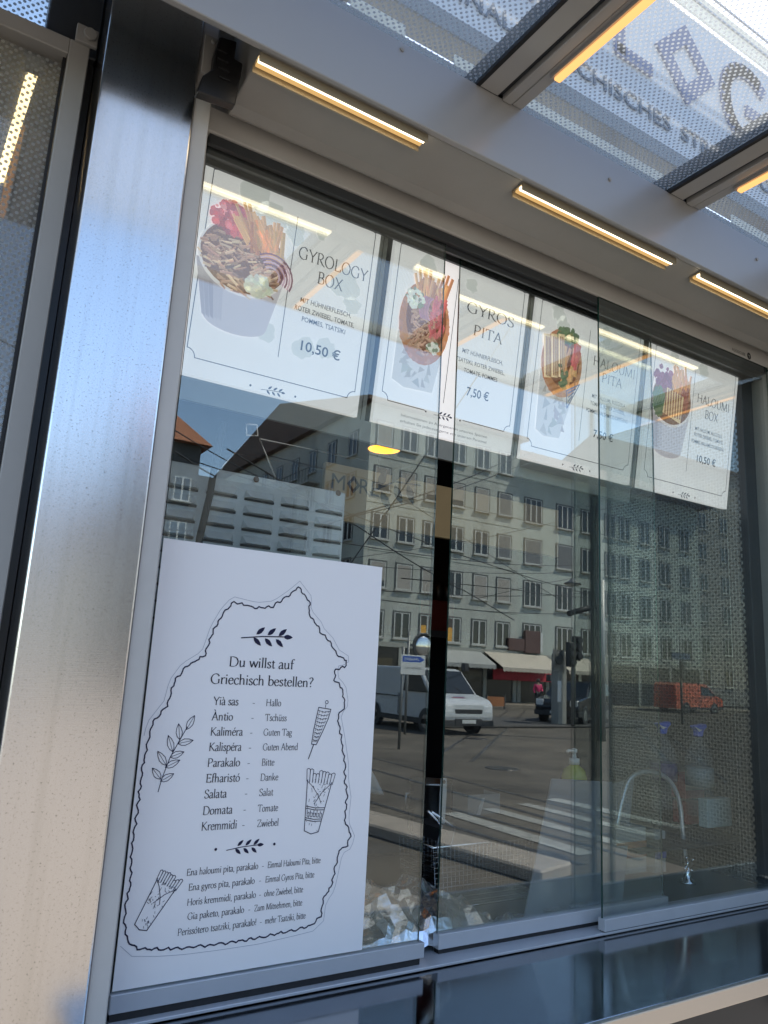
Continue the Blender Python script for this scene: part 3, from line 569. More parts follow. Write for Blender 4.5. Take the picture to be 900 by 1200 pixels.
# LED strips: a lit strip in an aluminium channel
m_led = emis('led_warm', (1.0, .82, .55), 2.0); m_led2 = emis('led_amber', (1.0, .47, .16), .62); m_ledlow = emis('led_row', (1.0, .60, .22), .3)
m_led_refl = mat('led_channel', (.42, .37, .27), .4, .3)
def led_x(x0, x1, label):
    t = thing('led_strip_light', label, 'strip light', ((x0 + x1) / 2, -.225, 2.59), 'warm strip lights under the canopy beam')
    y = -.193
    b = MB(); b.box(x0, x1, y + .001, y + .028, 2.6055, 2.6095); b.box(x0, x1, y + .028, y + .031, 2.594, 2.6095); b.box(x0, x1, y - .002, y + .001, 2.594, 2.6095); b.build('channel', m_led_refl, t)
    b = MB(); b.box(x0 + .002, x1 - .002, y + .003, y + .011, 2.599, 2.6045); b.build('lit_strip', m_led, t)
    b = MB(); b.box(x0 + .002, x1 - .002, y + .016, y + .022, 2.6, 2.6045); b.build('lower_row', m_ledlow, t)
led_x(.333, .663, 'warm strip light nearest the steel column')
led_x(.893, 1.362, 'warm strip light above the pita signs')
led_x(1.452, 1.92, 'warm strip light above the rightmost sign, cut by the photo edge')
labs = ['amber strip light on the beam above the steel column', 'amber strip light on the beam above the pita signs', 'amber strip light on the beam above the haloumi box', 'amber strip light on the beam near the right kiosk corner', 'amber strip light on the outermost right beam']
for x, lb in zip(beams, labs):
    t = thing('beam_light', lb, 'strip light', (x + .12, -.55, 2.73), 'amber strip lights along the cross beams')
    xx = x + BW - .018 if x > .1 else x - .022
    b = MB(); b.box(xx, xx + .020, -.82, -.315 if x > .1 else -.2165, 2.739, 2.7465); b.build('channel', m_xbeam, t)
    b = MB(); b.box(xx + .002, xx + .018, -.815, -.32 if x > .1 else -.217, 2.731, 2.7388); b.build('lit_strip', m_led2, t, bevel=.003)

t = thing('tube_light', 'bright warm tube light shining through the left dotted panel', 'tube light', (.03, .4, 2.60))
b = MB(); b.tube([(.030, .05, 2.600), (.012, .42, 2.600)], .0085, 10); b.build('lit_tube', emis('tube_warm', (1.0, .72, .36), 2.4), t)
boxo('holder', m_lgrey, t, .015, .045, .035, .049, 2.588, 2.6145); boxo('holder', m_lgrey, t, -.005, .025, .421, .435, 2.588, 2.6145)

# dotted side screen at the right end of the counter
m_dots_s = dotted('dotted_glass_side', (1, 2), .0150, .31, (.08, .08, .08), (.72, .75, .73), 2.135, .05, .06)
t = thing('side_screen', 'dotted glass wind screen standing at the right end of the counter', 'glass screen', (2.12, -.5, 1.1))
boxo('pane', m_dots_s, t, 2.13, 2.14, -.72, -.2, 1.10, 2.56)
b = MB(); b.box(2.1295, 2.1405, -.2, -.185, 1.10, 2.6); b.box(2.1295, 2.1405, -.735, -.72, 0, 2.69); b.build('frame', m_dgrey, t)

# ------------------------------------------------------------------ sign board on the roof
m_sign = mat('sign_board', (.80, .83, .85), .5, var=.03, scale=3)
m_ink = mat('sign_blue', (.16, .20, .36), .5); m_ink2 = mat('sign_grey_letters', (.15, .18, .22), .5)
sg = thing('roof_sign', 'pale roof sign with blue lettering seen through the canopy glass', 'sign', (1.0, .08, 3.2))
boxo('board', m_sign, sg, -.4, 3.1, .06, .10, 3.195, 3.742)
boxo('bottom_rail', mat('sign_rail', (.33, .33, .31), .5, .2), sg, -.42, 3.12, .045, .115, 3.14, 3.1945, c=.003)
m_frost = mat('frosted_strip', (.8, .8, .78), .6)
def translucent(name, col):
    m, nt, out = nodes(name); a = nt.nodes.new('ShaderNodeBsdfTranslucent'); a.inputs[0].default_value = (*col, 1)
    d = nt.nodes.new('ShaderNodeBsdfDiffuse'); d.inputs[0].default_value = (*col, 1); x = nt.nodes.new('ShaderNodeMixShader'); x.inputs[0].default_value = .35
    nt.links.new(a.outputs[0], x.inputs[1]); nt.links.new(d.outputs[0], x.inputs[2]); nt.links.new(x.outputs[0], out.inputs[0]); return m
m_acr = translucent('milky_acrylic', (.80, .79, .74))  # lets the sun behind shine through the added strips
boxo('glare_strip', m_acr, sg, -.4, 3.1, .05, .056, 3.75, 3.84)  # translucent strip added to stand for the glare above the sign
b = MB()
for z in (3.80, 3.862): b.box(-.4, 3.1, .045, .05, z, z + .006)
b.build('glare_bar', m_alu, sg)  # pale bars standing for thin lines of glare
for x in (-.3, .6, 1.5, 2.4, 3.0):
    b = MB(); b.box(x, x + .03, .12, .15, 3.03, 3.7); b.build('post', m_alu, sg)
# letters, 10 mm thick
def solid(polys, name, m, O, depth, parent):
    b = MB()
    for q in polys: b.add([(O[0] + p[0], O[1], O[2] + p[1]) for p in q] + [(O[0] + p[0], O[1] - depth, O[2] + p[1]) for p in q], [tuple(range(len(q)))[::-1], tuple(range(len(q), 2 * len(q)))] + [(i, (i + 1) % len(q), (i + 1) % len(q) + len(q), i + len(q)) for i in range(len(q))])
    return b.build(name, m, parent)
def bar(pts, wd, closed=False):
    a = Art(); a.line(pts, wd, (0, 0, 0), 0, closed); return [q[0] for q in a.polys]
H = .29; z0 = 3.395
def big(ch, x):
    if ch == 'O':
        o4 = [(x, H * .5), (x + .143, H), (x + .286, H * .5), (x + .143, 0)]; i4 = [(x + .143 + (p[0] - x - .143) * .50, H / 2 + (p[1] - H / 2) * .50) for p in o4]
        return [[o4[k], o4[(k + 1) % 4], i4[(k + 1) % 4], i4[k]] for k in range(4)]
    if ch == 'L': return bar([(x, H), (x, .035), (x + .125, .035)], .042)
    if ch == 'G': return bar([(x + p[0], p[1]) for p in arc(.14, H / 2, .125, H / 2 - .01, 50, 300, 16)] , .05) + bar([(x + .2, .04), (x + .22, H * .45), (x + .14, H * .45)], .045)
    if ch == 'Y': return bar([(x, H), (x + .12, H * .45), (x + .12, 0)], .055) + bar([(x + .24, H), (x + .12, H * .45)], .055)
    if ch == 'R': return bar([(x, 0), (x, H - .02), (x + .16, H - .03), (x + .18, H * .6), (x + .02, H * .45), (x + .2, 0)], .052)
for ch, x in zip('GYROLOGY', (.02, .34, .68, .99, 1.475, 1.634, 1.96, 2.32)): solid(big(ch, x), 'letter', m_ink, (0, .0595, z0), .008, sg)
for s_, x, wd in (('ORIGINAL', .70, .375), ('GRIECHISCHES', 1.12, .575), ('STREETFOOD', 1.745, .53)): solid(sans(s_, .05, width=wd), 'small_word', m_ink2, (x, .0595, 3.262), .005, sg)
t = thing('roof_glow_strip', 'milky white strip added along the roof edge to glow under the sign', 'gutter', (1, .04, 3.03))  # strips added to glow with the sun behind as a bright band
for x0, x1 in ((-.2, .56), (.60, .74), (.88, 1.63), (1.95, 2.5)): boxo('strip', m_acr, t, x0, x1, .035, .04, 3.032, 3.078)

# ------------------------------------------------------------------ menu signs behind the glass
m_board = colattr('menu_print', .5, glow=.0, spec=.3)
m_lightbox = colattr('menu_lightbox', .5, glow=MENU_GLOW if 'MENU_GLOW' in globals() else .42, spec=.3)
EYP = Vector((0, -.06, .419)).normalized(); NP = Vector((0, -.419, -.06)).normalized()
INK = srgb(52, 54, 62); WHITE = (.84, .81, .80)
rnd = random.Random(3)
def jit(c, a=.15):
    c = tuple(v * .88 + .06 for v in c); a *= .8; k = 1 + rnd.uniform(-a, a); return tuple(min(1, max(0, x * k * (1 + rnd.uniform(-.05, .05)))) for x in c)
def inside(x, y, cx, cy, rx, ry): return ((x - cx) / rx) ** 2 + ((y - cy) / ry) ** 2 <= 1
def blob(a, cx, cy, r, col, layer, n=9, ir=.3):
    a.poly([(cx + r * (1 + rnd.uniform(-ir, ir)) * math.cos(t), cy + r * (1 + rnd.uniform(-ir, ir)) * math.sin(t)) for t in [2 * math.pi * k / n for k in range(n)]], col, layer)
def stick(a, x, y, ang, L, w_, col, layer):
    c, s = math.cos(ang), math.sin(ang)
    a.poly([(x - s * w_ / 2, y + c * w_ / 2), (x + s * w_ / 2, y - c * w_ / 2), (x + c * L + s * w_ / 2, y + s * L - c * w_ / 2), (x + c * L - s * w_ / 2, y + s * L + c * w_ / 2)], col, layer)
    lighter = tuple(min(1, v * 1.25) for v in col)
    a.poly([(x - s * w_ / 2, y + c * w_ / 2), (x - s * w_ * .1, y + c * w_ * .1), (x + c * L - s * w_ * .1, y + s * L + c * w_ * .1), (x + c * L - s * w_ / 2, y + s * L + c * w_ / 2)], lighter, layer)
FRY = srgb(206, 152, 92); MEAT = srgb(176, 132, 102); RED = srgb(192, 78, 76); GREEN = srgb(74, 104, 58); CHEESE = srgb(226, 200, 160)
def bowl(a, cx, cy, rx, ry, bot, kind):
    rim_c = srgb(226, 219, 219)
    a.poly([(cx - rx, cy)] + [(cx - rx * .70 + rx * 1.4 * (.5 - .5 * math.cos(math.pi * k / 10)), bot + ry * .18 - ry * .34 * math.sin(math.pi * k / 10)) for k in range(11)] + [(cx + rx, cy)], srgb(198, 190, 194), 2)
    for k in range(5):
        f0 = -1 + k * .12; a.poly([(cx + rx * f0, cy - ry * .3), (cx + rx * f0 * .72, bot + ry * .15), (cx + rx * (f0 + .12) * .72, bot + ry * .08), (cx + rx * (f0 + .12), cy - ry * .3)], srgb(176 - 4 * k, 168 - 4 * k, 174 - 4 * k) if k < 3 else srgb(188, 180, 185), 2)
    a.ell(cx, cy, rx, ry * 1.0, rim_c, 3, n=28); a.ell(cx, cy + .002, rx * .95, ry * .93, srgb(132, 96, 78), 4, n=28)
    if kind == 'gyros':
        for k in range(230):
            t = rnd.uniform(0, 6.28); q = math.sqrt(rnd.random()); x, y = cx - .01 + q * rx * .9 * math.cos(t), cy - .006 + q * ry * .85 * math.sin(t)
            stick(a, x, y, rnd.uniform(-.8, .9), rnd.uniform(.010, .026), rnd.uniform(.0025, .0055), jit(MEAT if rnd.random() < .65 else srgb(212, 180, 146) if rnd.random() < .7 else srgb(120, 82, 66), .22), 5)
        for k in range(170):
            t = rnd.uniform(0, 6.28); q = math.sqrt(rnd.random()); blob(a, cx - rx * .35 + q * rx * .48 * math.cos(t), cy + ry * .95 + q * ry * .42 * math.sin(t), rnd.uniform(.003, .008), jit(RED if rnd.random() < .8 else srgb(222, 140, 136), .42), 6)
        for k in range(46): stick(a, cx + rx * .02 + rnd.uniform(0, .06), cy + ry * .2 + rnd.uniform(0, .03), rnd.uniform(1.45, 2.3), rnd.uniform(.035, .07), rnd.uniform(.0055, .0085), jit(FRY if rnd.random() < .75 else srgb(176, 112, 58), .30), 7)
        for k in range(8): stick(a, cx + rx * .55 + rnd.uniform(0, .03), cy + ry * .1 + rnd.uniform(-.01, .02), rnd.uniform(1.6, 2.0), rnd.uniform(.05, .065), .0095, jit(FRY, .16), 7)
        for k in range(6): a.line([(cx + rx * .62 + (.018 + k * .0055) * math.cos(t), cy - ry * .22 + (.018 + k * .0055) * .95 * math.sin(t)) for t in [-.4 + 2.6 * j / 10 for j in range(11)]], .0034, jit(srgb(122, 66, 92) if k % 2 else srgb(206, 170, 186), .1), 8)
        for k in range(60):
            t = rnd.uniform(0, 6.28); q = math.sqrt(rnd.random()); blob(a, cx + rx * .38 + q * .024 * math.cos(t), cy - ry * .58 + q * .020 * math.sin(t), rnd.uniform(.003, .008), jit(srgb(214, 212, 192), .10), 8)
    else:
        for k in range(36): stick(a, cx - rx * .05 + rnd.uniform(0, .075), cy + ry * .3 + rnd.uniform(-.01, .025), rnd.uniform(1.35, 2.2), rnd.uniform(.04, .065), .0075, jit(FRY, .18), 5)
        for k in range(40):
            t = rnd.uniform(0, 6.28); q = math.sqrt(rnd.random()); blob(a, cx - rx * .5 + q * rx * .42 * math.cos(t), cy + ry * .75 + q * ry * .42 * math.sin(t), rnd.uniform(.005, .011), jit(srgb(138, 62, 98), .25), 6)
        for k in range(60):
            t = rnd.uniform(0, 6.28); q = math.sqrt(rnd.random()); blob(a, cx - rx * .62 + q * rx * .3 * math.cos(t), cy - ry * .2 + q * ry * .5 * math.sin(t), rnd.uniform(.005, .01), jit(GREEN, .35), 6)
        for k in range(22): stick(a, cx + rx * .62 + rnd.uniform(-.01, .015), cy - ry * .2 + rnd.uniform(-.01, .03), rnd.uniform(1.4, 2.0), .035, .006, jit(srgb(150, 84, 62), .25), 6)
        a.poly([(cx - rx * .42, cy - ry * .55), (cx + rx * .5, cy - ry * .78), (cx + rx * .55, cy + ry * .25), (cx - rx * .3, cy + ry * .42)], CHEESE, 7)
        for k in range(7):
            x = cx - rx * .30 + k * rx * .125; stick(a, x, cy - ry * .62, 1.62, ry * .98, .0052, jit(srgb(140, 84, 48), .15), 8)
def wrap(a, cx, cy, rx, ry, bot, kind):
    pc = srgb(206, 203, 202)
    a.poly([(cx - rx * .98, cy - ry * .35), (cx - rx * .98 if kind == 'gyros' else cx - rx * .9, bot + .012), (cx - rx * .5, bot), (cx + rx * (.62 if kind == 'gyros' else .25), bot + .004), (cx + rx * .95, cy - ry * .15)], pc, 2)
    for k in range(26):
        x = cx + rnd.uniform(-.8, .4) * rx; y = bot + rnd.uniform(.01, .11); a.poly([(x, y), (x + rnd.uniform(.01, .03), y + rnd.uniform(-.01, .02)), (x + rnd.uniform(0, .015), y + rnd.uniform(.012, .035))], jit(srgb(176, 171, 168), .14), 3)
    a.ell(cx, cy, rx, ry, srgb(178, 124, 84), 4, .06, 26); a.ell(cx + rx * .05, cy + ry * .12, rx * .8, ry * .82, srgb(122, 78, 54), 5, .06, 24)
    for k in range(90):
        t = rnd.uniform(0, 6.28); blob(a, cx + rx * .93 * math.cos(t), cy + ry * .94 * math.sin(t), rnd.uniform(.0025, .006), jit(srgb(176, 118, 80), .25), 5)
    if kind == 'gyros':
        for k in range(26): stick(a, cx - rx * .5 + rnd.uniform(0, rx * 1.2), cy + ry * .40 + rnd.uniform(0, .03), rnd.uniform(1.25, 2.0), rnd.uniform(.03, .06), rnd.uniform(.006, .009), jit(FRY if rnd.random() < .75 else srgb(176, 112, 58), .28), 6)
        for k in range(130): stick(a, cx + rnd.uniform(-.6, .4) * rx, cy + rnd.uniform(-.75, .35) * ry, rnd.uniform(-.5, 1.6), rnd.uniform(.008, .02), .0042, jit(MEAT, .35), 7)
        for k in range(46): stick(a, cx + rx * .25 + rnd.uniform(0, .028), cy + rnd.uniform(-.35, .5) * ry, rnd.uniform(1.2, 2.0), rnd.uniform(.012, .026), .007, jit(RED, .22), 8)
        for k in range(7): a.line([(cx + rx * .02 + .012 * k * .3 + .02 * math.cos(t), cy + ry * .35 + .03 * math.sin(t)) for t in [2 + 2 * j / 6 for j in range(7)]], .003, jit(srgb(176, 120, 140), .2), 8)
        for (ox, oy, rr, m_) in ((-.5, .52, .022, 50), (.42, -.52, .014, 26)):
            for k in range(m_):
                t = rnd.uniform(0, 6.28); q = math.sqrt(rnd.random()); blob(a, cx + ox * rx + q * rr * math.cos(t), cy + oy * ry + q * rr * math.sin(t), rnd.uniform(.003, .007), jit(srgb(222, 222, 210) if rnd.random() < .75 else srgb(120, 130, 100), .1), 9)
    else:
        for k in range(110):
            t = rnd.uniform(0, 6.28); q = math.sqrt(rnd.random()); blob(a, cx + rx * .15 + q * rx * .55 * math.cos(t), cy + ry * .85 + q * ry * .22 * math.sin(t), rnd.uniform(.002, .007), jit(GREEN, .35), 6)
        for k in range(18): stick(a, cx + rnd.uniform(0, .7) * rx, cy + rnd.uniform(-.75, .1) * ry, rnd.uniform(1.2, 1.9), rnd.uniform(.03, .05), .010, jit(FRY, .2), 6)
        for k in range(8): stick(a, cx + rx * .45 + rnd.uniform(0, .02), cy + rnd.uniform(-.1, .4) * ry, rnd.uniform(1.3, 1.8), .03, .01, jit(RED, .2), 7)
        for k in range(3):
            x = cx - rx * .75 + k * rx * .34; stick(a, x + .008, cy - ry * .55 + k * .006, 1.72, ry * 1.25, .021, CHEESE, 7)
            for j in range(3): stick(a, x + .004 + j * .0055, cy - ry * .5 + k * .006, 1.72, ry * 1.12, .003, jit(srgb(134, 84, 48), .15), 8)
        for k in range(20): blob(a, cx + rnd.uniform(-.1, .3) * rx, cy + rnd.uniform(-.8, 0) * ry, .006, jit(GREEN, .3), 8)
        a.line([(cx + rx * .35, cy - ry * .75), (cx + rx * .95, cy - ry * .45), (cx + rx * .45, cy - ry * 1.25)], .0025, srgb(70, 84, 120), 9, True)
        for k in range(3): a.line([(cx + rx * (.45 + k * .02), cy - ry * (.8 + .12 * k)), (cx + rx * (.78 - k * .07), cy - ry * (.62 + .12 * k))], .003, srgb(70, 84, 120), 9)
def twig(a, x, y, L, col, layer=1, outline=None, n=3, wd=.36):
    a.line([(x - L / 2, y - L * .05), (x - L * .1, y), (x + L * .32, y + L * .02)], L * .02, col, layer)
    for k in range(n):
        px = x - L * .22 + k * L * .22
        a.leaf(px, y + L * .03, .72, L * .21, L * .085, col, layer); a.leaf(px - L * .05, y - L * .03, -.72, L * .21, L * .085, col, layer)
    a.leaf(x + L * .32, y + L * .02, .0, L * .19, L * .09, col, layer)
def menu(xc, label, lines, big_lines, price, pic, dx, wm, fine=None):
    W, Hh = .378, .4233
    t = thing('menu_sign', label, 'sign', (xc, .096, 2.155), 'lit menu signs hanging behind the glass')
    O = Vector((xc, .096, 2.155))
    b = MB()
    def P(x, y, d): return O + Vector((1, 0, 0)) * x + EYP * y + NP * d
    vs = [P(x, y, d) for d in (0, -.014) for x, y in ((-W / 2, 0), (W / 2, 0), (W / 2, Hh), (-W / 2, Hh))]
    b.add(vs, [(0, 1, 2, 3), (7, 6, 5, 4), (0, 4, 5, 1), (1, 5, 6, 2), (2, 6, 7, 3), (3, 7, 4, 0)])
    o = b.build('board', m_lightbox, t)
    ca = o.data.color_attributes.new('Col', 'FLOAT_COLOR', 'CORNER')
    for i in range(len(ca.data)): ca.data[i].color = (*WHITE, 1)
    def mk(name, art): return art.build(name, m_lightbox, t, O, (1, 0, 0), EYP, NP)
    a = Art()                                        # pale grey island shapes in the background
    for (x, y, r, n_) in wm:
        a = Art(); blob(a, x, y, r, srgb(213, 213, 209), 0, n_ + 8, .30); mk('island_print', a)
    a = Art(); x0, x1, y0, y1, nr = -.176, .176, .034, .407, .016
    if fine: y0 = .051
    pts = []
    for cx_, cy_, a0 in ((x0, y0, 90), (x1, y0, 180), (x1, y1, 270), (x0, y1, 0)): pts += arc(cx_, cy_, nr, nr, a0, a0 - 90, 6)
    if fine:                                       # the lower rule is broken by the twig
        seq = pts[6:] + pts[:7]
        a.line([(x0 + nr + .095, y0)] + [(x0 + nr, y0)], .0016, INK, 1); a.line([(.04, y0), (x1 - nr, y0)], .0016, INK, 1)
        for i in range(len(pts)):
            p, q = pts[i], pts[(i + 1) % len(pts)]
            if abs(p[1] - y0) < 1e-6 and abs(q[1] - y0) < 1e-6: continue
            a.line([p, q], .0016, INK, 1)
    else: a.line(pts, .0016, INK, 1, True)
    a.line([(dx, .078), (dx, .362)], .0014, INK, 1); mk('border', a)
    a = Art()
    if pic[0] == 'bowl': bowl(a, *pic[1:])
    else: wrap(a, *pic[1:])
    mk('food_picture', a)
    for s_, x, y, wd in big_lines: a = Art(); put(a, serif(s_, .024, width=wd, align='CENTER', thick=.075, thin=.03), x, y, srgb(44, 46, 54)); mk('title', a)
    a = Art()
    for s_, x, y, wd in lines: put(a, sans(s_, .0098, width=wd, align='CENTER', bold=.006), x, y, srgb(56, 58, 66))
    mk('lettering', a); a = Art(); put(a, sans(price[0], .0195, width=price[3], align='CENTER', bold=.012), price[1], price[2], srgb(40, 42, 52)); mk('price', a)
    a = Art(); ty = .049 if fine else .0095; tx = dx * .8
    twig(a, tx, ty, .05, srgb(50, 54, 70)); a.ell(tx - .047, ty, .0022, .0022, INK, 1); a.ell(tx + .047, ty, .0022, .0022, INK, 1)
    mk('twig_ornament', a)
    if fine:
        a = Art()
        for k, s_ in enumerate(fine): put(a, sans(s_, .006, width=.236, align='CENTER'), -.005, .025 - k * .0125, srgb(96, 98, 104))
        mk('small_print', a)
    return t
menu(.522, 'menu sign with a gyros bowl, priced 10,50 and nearest the steel column',
     [('MIT HÜHNERFLEISCH,', .087, .198, .115), ('ROTER ZWIEBEL, TOMATE,', .087, .180, .134), ('POMMES, TSATSIKI', .087, .161, .098)],
     [('GYROLOGY', .091, .283, .158), ('BOX', .088, .246, .058)], ('10,50 €', .088, .104, .088), ('bowl', -.095, .243, .090, .072, .108, 'gyros'), 0.0,
     [(-.09, .375, .032, 9), (-.05, .345, .03, 9), (.0, .33, .022, 8), (.055, .345, .012, 6), (.12, .262, .034, 7), (.145, .225, .02, 6), (.05, .11, .022, 8), (.1, .118, .022, 8), (-.03, .12, .02, 7)])
menu(.938, 'menu sign with a gyros pita wrap and small print along its foot',
     [('MIT HÜHNERFLEISCH,', .075, .203, .118), ('TSATSIKI, ROTER ZWIEBEL,', .072, .181, .142), ('TOMATE, POMMES', .075, .160, .098)],
     [('GYROS', .084, .298, .140), ('PITA', .082, .250, .086)], ('7,50 €', .073, .110, .064), ('wrap', -.093, .238, .066, .092, .088, 'gyros'), -.018, [(-.1, .37, .02, 8), (.02, .36, .018, 7)],
     ['Informationen zu Allergenen in unseren Speisen', 'erhalten Sie jederzeit gerne von unserem Personal'])
menu(1.347, 'menu sign with a grilled haloumi pita wrap',
     [('MIT HALOUMI, RUCCOLA,', .083, .196, .124), ('TOMATE, ROTER ZWIEBEL,', .081, .177, .128), ('POMMES, BALSAMICO-DRESSING', .082, .157, .152)],
     [('HALOUMI', .091, .279, .158), ('PITA', .086, .243, .076)], ('7,50 €', .075, .098, .072), ('wrap', -.093, .255, .068, .085, .066, 'haloumi'), -.008, [(-.12, .375, .022, 8), (-.1, .35, .02, 7), (.05, .36, .025, 8)])
menu(1.762, 'menu sign with a haloumi bowl, last of the row beside the dark frame',
     [('MIT HALOUMI, RUCCOLA,', .077, .199, .122), ('ROTER ZWIEBEL, TOMATE,', .079, .182, .130), ('POMMES, BALSAMICO-DRESSING', .078, .162, .146)],
     [('HALOUMI', .086, .279, .148), ('BOX', .082, .240, .060)], ('10,50 €', .077, .112, .084), ('bowl', -.0935, .258, .084, .074, .110, 'haloumi'), -.006, [(-.1, .375, .02, 8), (.03, .37, .022, 8)])
m_rack = mat('sign_rack', (.36, .36, .33), .5, .2, var=.08)
t = thing('sign_rack', 'grey metal rack holding the menu signs behind the glass', 'rack', (1.1, .12, 2.12))
def PB(x, y, d): return Vector((x, .096, 2.155)) + EYP * y + NP * d
def tilted(x0, x1, y0, y1, d0, d1):
    b = MB(); b.add([PB(x, y, d) for d in (d0, d1) for x, y in ((x0, y0), (x1, y0), (x1, y1), (x0, y1))], [(0, 1, 2, 3), (7, 6, 5, 4), (0, 4, 5, 1), (1, 5, 6, 2), (2, 6, 7, 3), (3, 7, 4, 0)]); return b
tilted(.30, 1.545, -.045, -.003, -.016, -.002).build('lower_rail', m_rack, t)
tilted(.30, 1.96, .4255, .445, -.03, -.002).build('upper_rail', m_rack, t)
for x in (.7115, 1.1275, 1.5365): tilted(x, x + .0095, -.003, .4255, -.02, -.004).build('divider', m_rack, t); tilted(x + .0115, x + .0205, -.003, .4255, -.02, -.004).build('divider', m_rack, t)

# ------------------------------------------------------------------ word poster on the glass
m_print = colattr('poster_print', .55, spec=.3)
t = thing('word_poster', 'white poster of everyday phrases taped to the left pane', 'poster', (.52, -.004, 1.18))
boxo('sheet', mat('poster_sheet', (.86, .86, .87), .5, spec=.35), t, .3185, .7300, -.0050, -.0036, 1.1815, 1.836)
NAVY = srgb(24, 26, 58); PK = srgb(30, 31, 46)
PO = (0, -.0050, 0)
def pm(name, a): return a.build(name, m_print, t, PO, (1, 0, 0), (0, 0, 1), (0, -1, 0), step=.0002, base=.0003)
OUT = [(560, 1782), (585, 1757), (584, 1736), (605, 1717), (609, 1708), (629, 1692), (643, 1672), (665, 1661), (662, 1649), (644, 1645), (643, 1627), (660, 1613), (668, 1581), (654, 1564), (664, 1529), (675, 1483), (676, 1460), (683, 1431), (681, 1392), (694, 1369), (690, 1350), (673, 1343), (667, 1311), (662, 1287), (648, 1270), (646, 1244), (628, 1231), (594, 1228), (535, 1224), (479, 1224), (425, 1225), (383, 1228), (348, 1233), (331, 1248), (324, 1271), (324, 1299), (327, 1317), (326, 1345), (324, 1360), (324, 1383), (325, 1417), (325, 1455), (326, 1489), (328, 1511), (333, 1549), (354, 1580), (359, 1611), (375, 1636), (404, 1656), (414, 1695), (428, 1724), (445, 1745), (487, 1739), (515, 1744), (542, 1765)]
OUT = [(x / 1000, z / 1000) for x, z in OUT]
def dense(P, step=.0035):
    o = []
    for i in range(len(P)):
        a, b = Vector(P[i]), Vector(P[(i + 1) % len(P)]); n = max(1, int((b - a).length / step))
        o += [tuple(a.lerp(b, k / n)) for k in range(n)]
    return o
D = dense(OUT); rw = random.Random(11); a = Art()
wob = []
for i, p in enumerate(D):
    k = .0014 * math.sin(i * 1.35) + rw.uniform(-.0011, .0011)
    q = D[(i + 1) % len(D)]; d = Vector(q) - Vector(p); d.normalize(); wob.append((max(p[0] - d.y * k, .3215), p[1] + d.x * k))
a.line(wob, .0021, NAVY, 1, True); pm('map_outline', a)
a = Art(); off = []
for i in range(0, len(D), 3):
    d = Vector(D[(i + 5) % len(D)]) - Vector(D[i - 5]); d.normalize(); x, z = D[i][0] + d.y * -.009 * -1, D[i][1] - d.x * .009 * -1
    off.append((x, z))
cxm = sum(p[0] for p in D) / len(D); czm = sum(p[1] for p in D) / len(D)
off = [(cxm + (p[0] - cxm) * 1.045, czm + (p[1] - czm) * 1.035) for p in D[::3]]
off = [p for p in off]
for i in range(len(off)):
    p, q = off[i], off[(i + 1) % len(off)]
    if min(p[0], q[0]) > .322: a.line([p, q], .0008, srgb(176, 180, 190), 0)
pm('cut_line', a)
a = Art()
put(a, serif('Du willst auf', .0155, width=.117), .446, 1.641, PK); put(a, serif('Griechisch bestellen?', .0155, width=.185), .418, 1.6125, PK); pm('heading', a); a = Art()
for g, d, z, gw, x2, dw in (('Yià sas', 'Hallo', 1.5795, .043, .517, .028), ('Àntio', 'Tschüss', 1.5555, .036, .518, .039), ('Kaliméra', 'Guten Tag', 1.532, .055, .517, .052), ('Kalispéra', 'Guten Abend', 1.5085, .055, .518, .064), ('Parakalo', 'Bitte', 1.4845, .055, .518, .023), ('Efharistó', 'Danke', 1.461, .057, .518, .032), ('Salata', 'Salat', 1.4375, .037, .518, .025), ('Domata', 'Tomate', 1.413, .049, .518, .036), ('Kremmidi', 'Zwiebel', 1.390, .059, .519, .038)):
    put(a, serif(g, .0125, width=gw), .426, z, PK); put(a, serif('-', .012), .4925, z, PK); put(a, serif(d, .0108, width=dw, thick=.075), x2, z, PK)
pm('word_list', a); a = Art()
for g, d, z, x0, x1, x2, x3 in (('Ena haloumi pita, parakalo', 'Einmal Haloumi Pita, bitte', 1.3265, .410, .527, .543, .639), ('Ena gyros pita, parakalo', 'Einmal Gyros Pita, bitte', 1.305, .415, .523, .541, .629), ('Horis kremmidi, parakalo', 'ohne Zwiebel, bitte', 1.284, .415, .527, .541, .610), ('Gia paketo, parakalo', 'Zum Mitnehmen, bitte', 1.264, .418, .509, .526, .610), ('Perissótero tsatziki, parakalo!', 'mehr Tsatziki, bitte', 1.2435, .405, .532, .546, .618)):
    put(a, serif(g, .0095, width=x1 - x0, thick=.08), x0, z, PK); put(a, serif('-', .0095), (x1 + x2) / 2 - .0024, z, PK); put(a, serif(d, .0092, width=x3 - x2, thick=.08), x2, z, PK)
pm('phrase_list', a)
a = Art(); twig(a, .510, 1.6925, .092, NAVY); pm('twig_ornament', a)
a = Art(); twig(a, .502, 1.3615, .062, NAVY); a.ell(.453, 1.361, .0022, .0022, NAVY, 1); a.ell(.552, 1.362, .0022, .0022, NAVY, 1); pm('twig_ornament', a)
a = Art()                                    # olive branch in outline
a.line([(.353, 1.450), (.357, 1.47), (.366, 1.50), (.378, 1.525), (.388, 1.545)], .0012, NAVY, 1)
for x, z, an, L in ((.355, 1.465, .5, .022), (.355, 1.468, 2.3, .022), (.360, 1.485, .45, .024), (.361, 1.488, 2.2, .026), (.366, 1.50, .35, .022), (.369, 1.508, 1.95, .026), (.376, 1.52, .2, .024), (.378, 1.526, 1.75, .024), (.387, 1.541, 1.1, .024)): a.leaf(x, z, an, L, .010, NAVY, 1, .0010)
pm('olive_branch', a)
a = Art()                                    # skewer drawing
a.line(arc(.631, 1.588, .0028, .0028, 0, 360, 10), .0011, NAVY, 1)
a.line([(.6295, 1.584), (.629, 1.579)], .001, NAVY, 1)
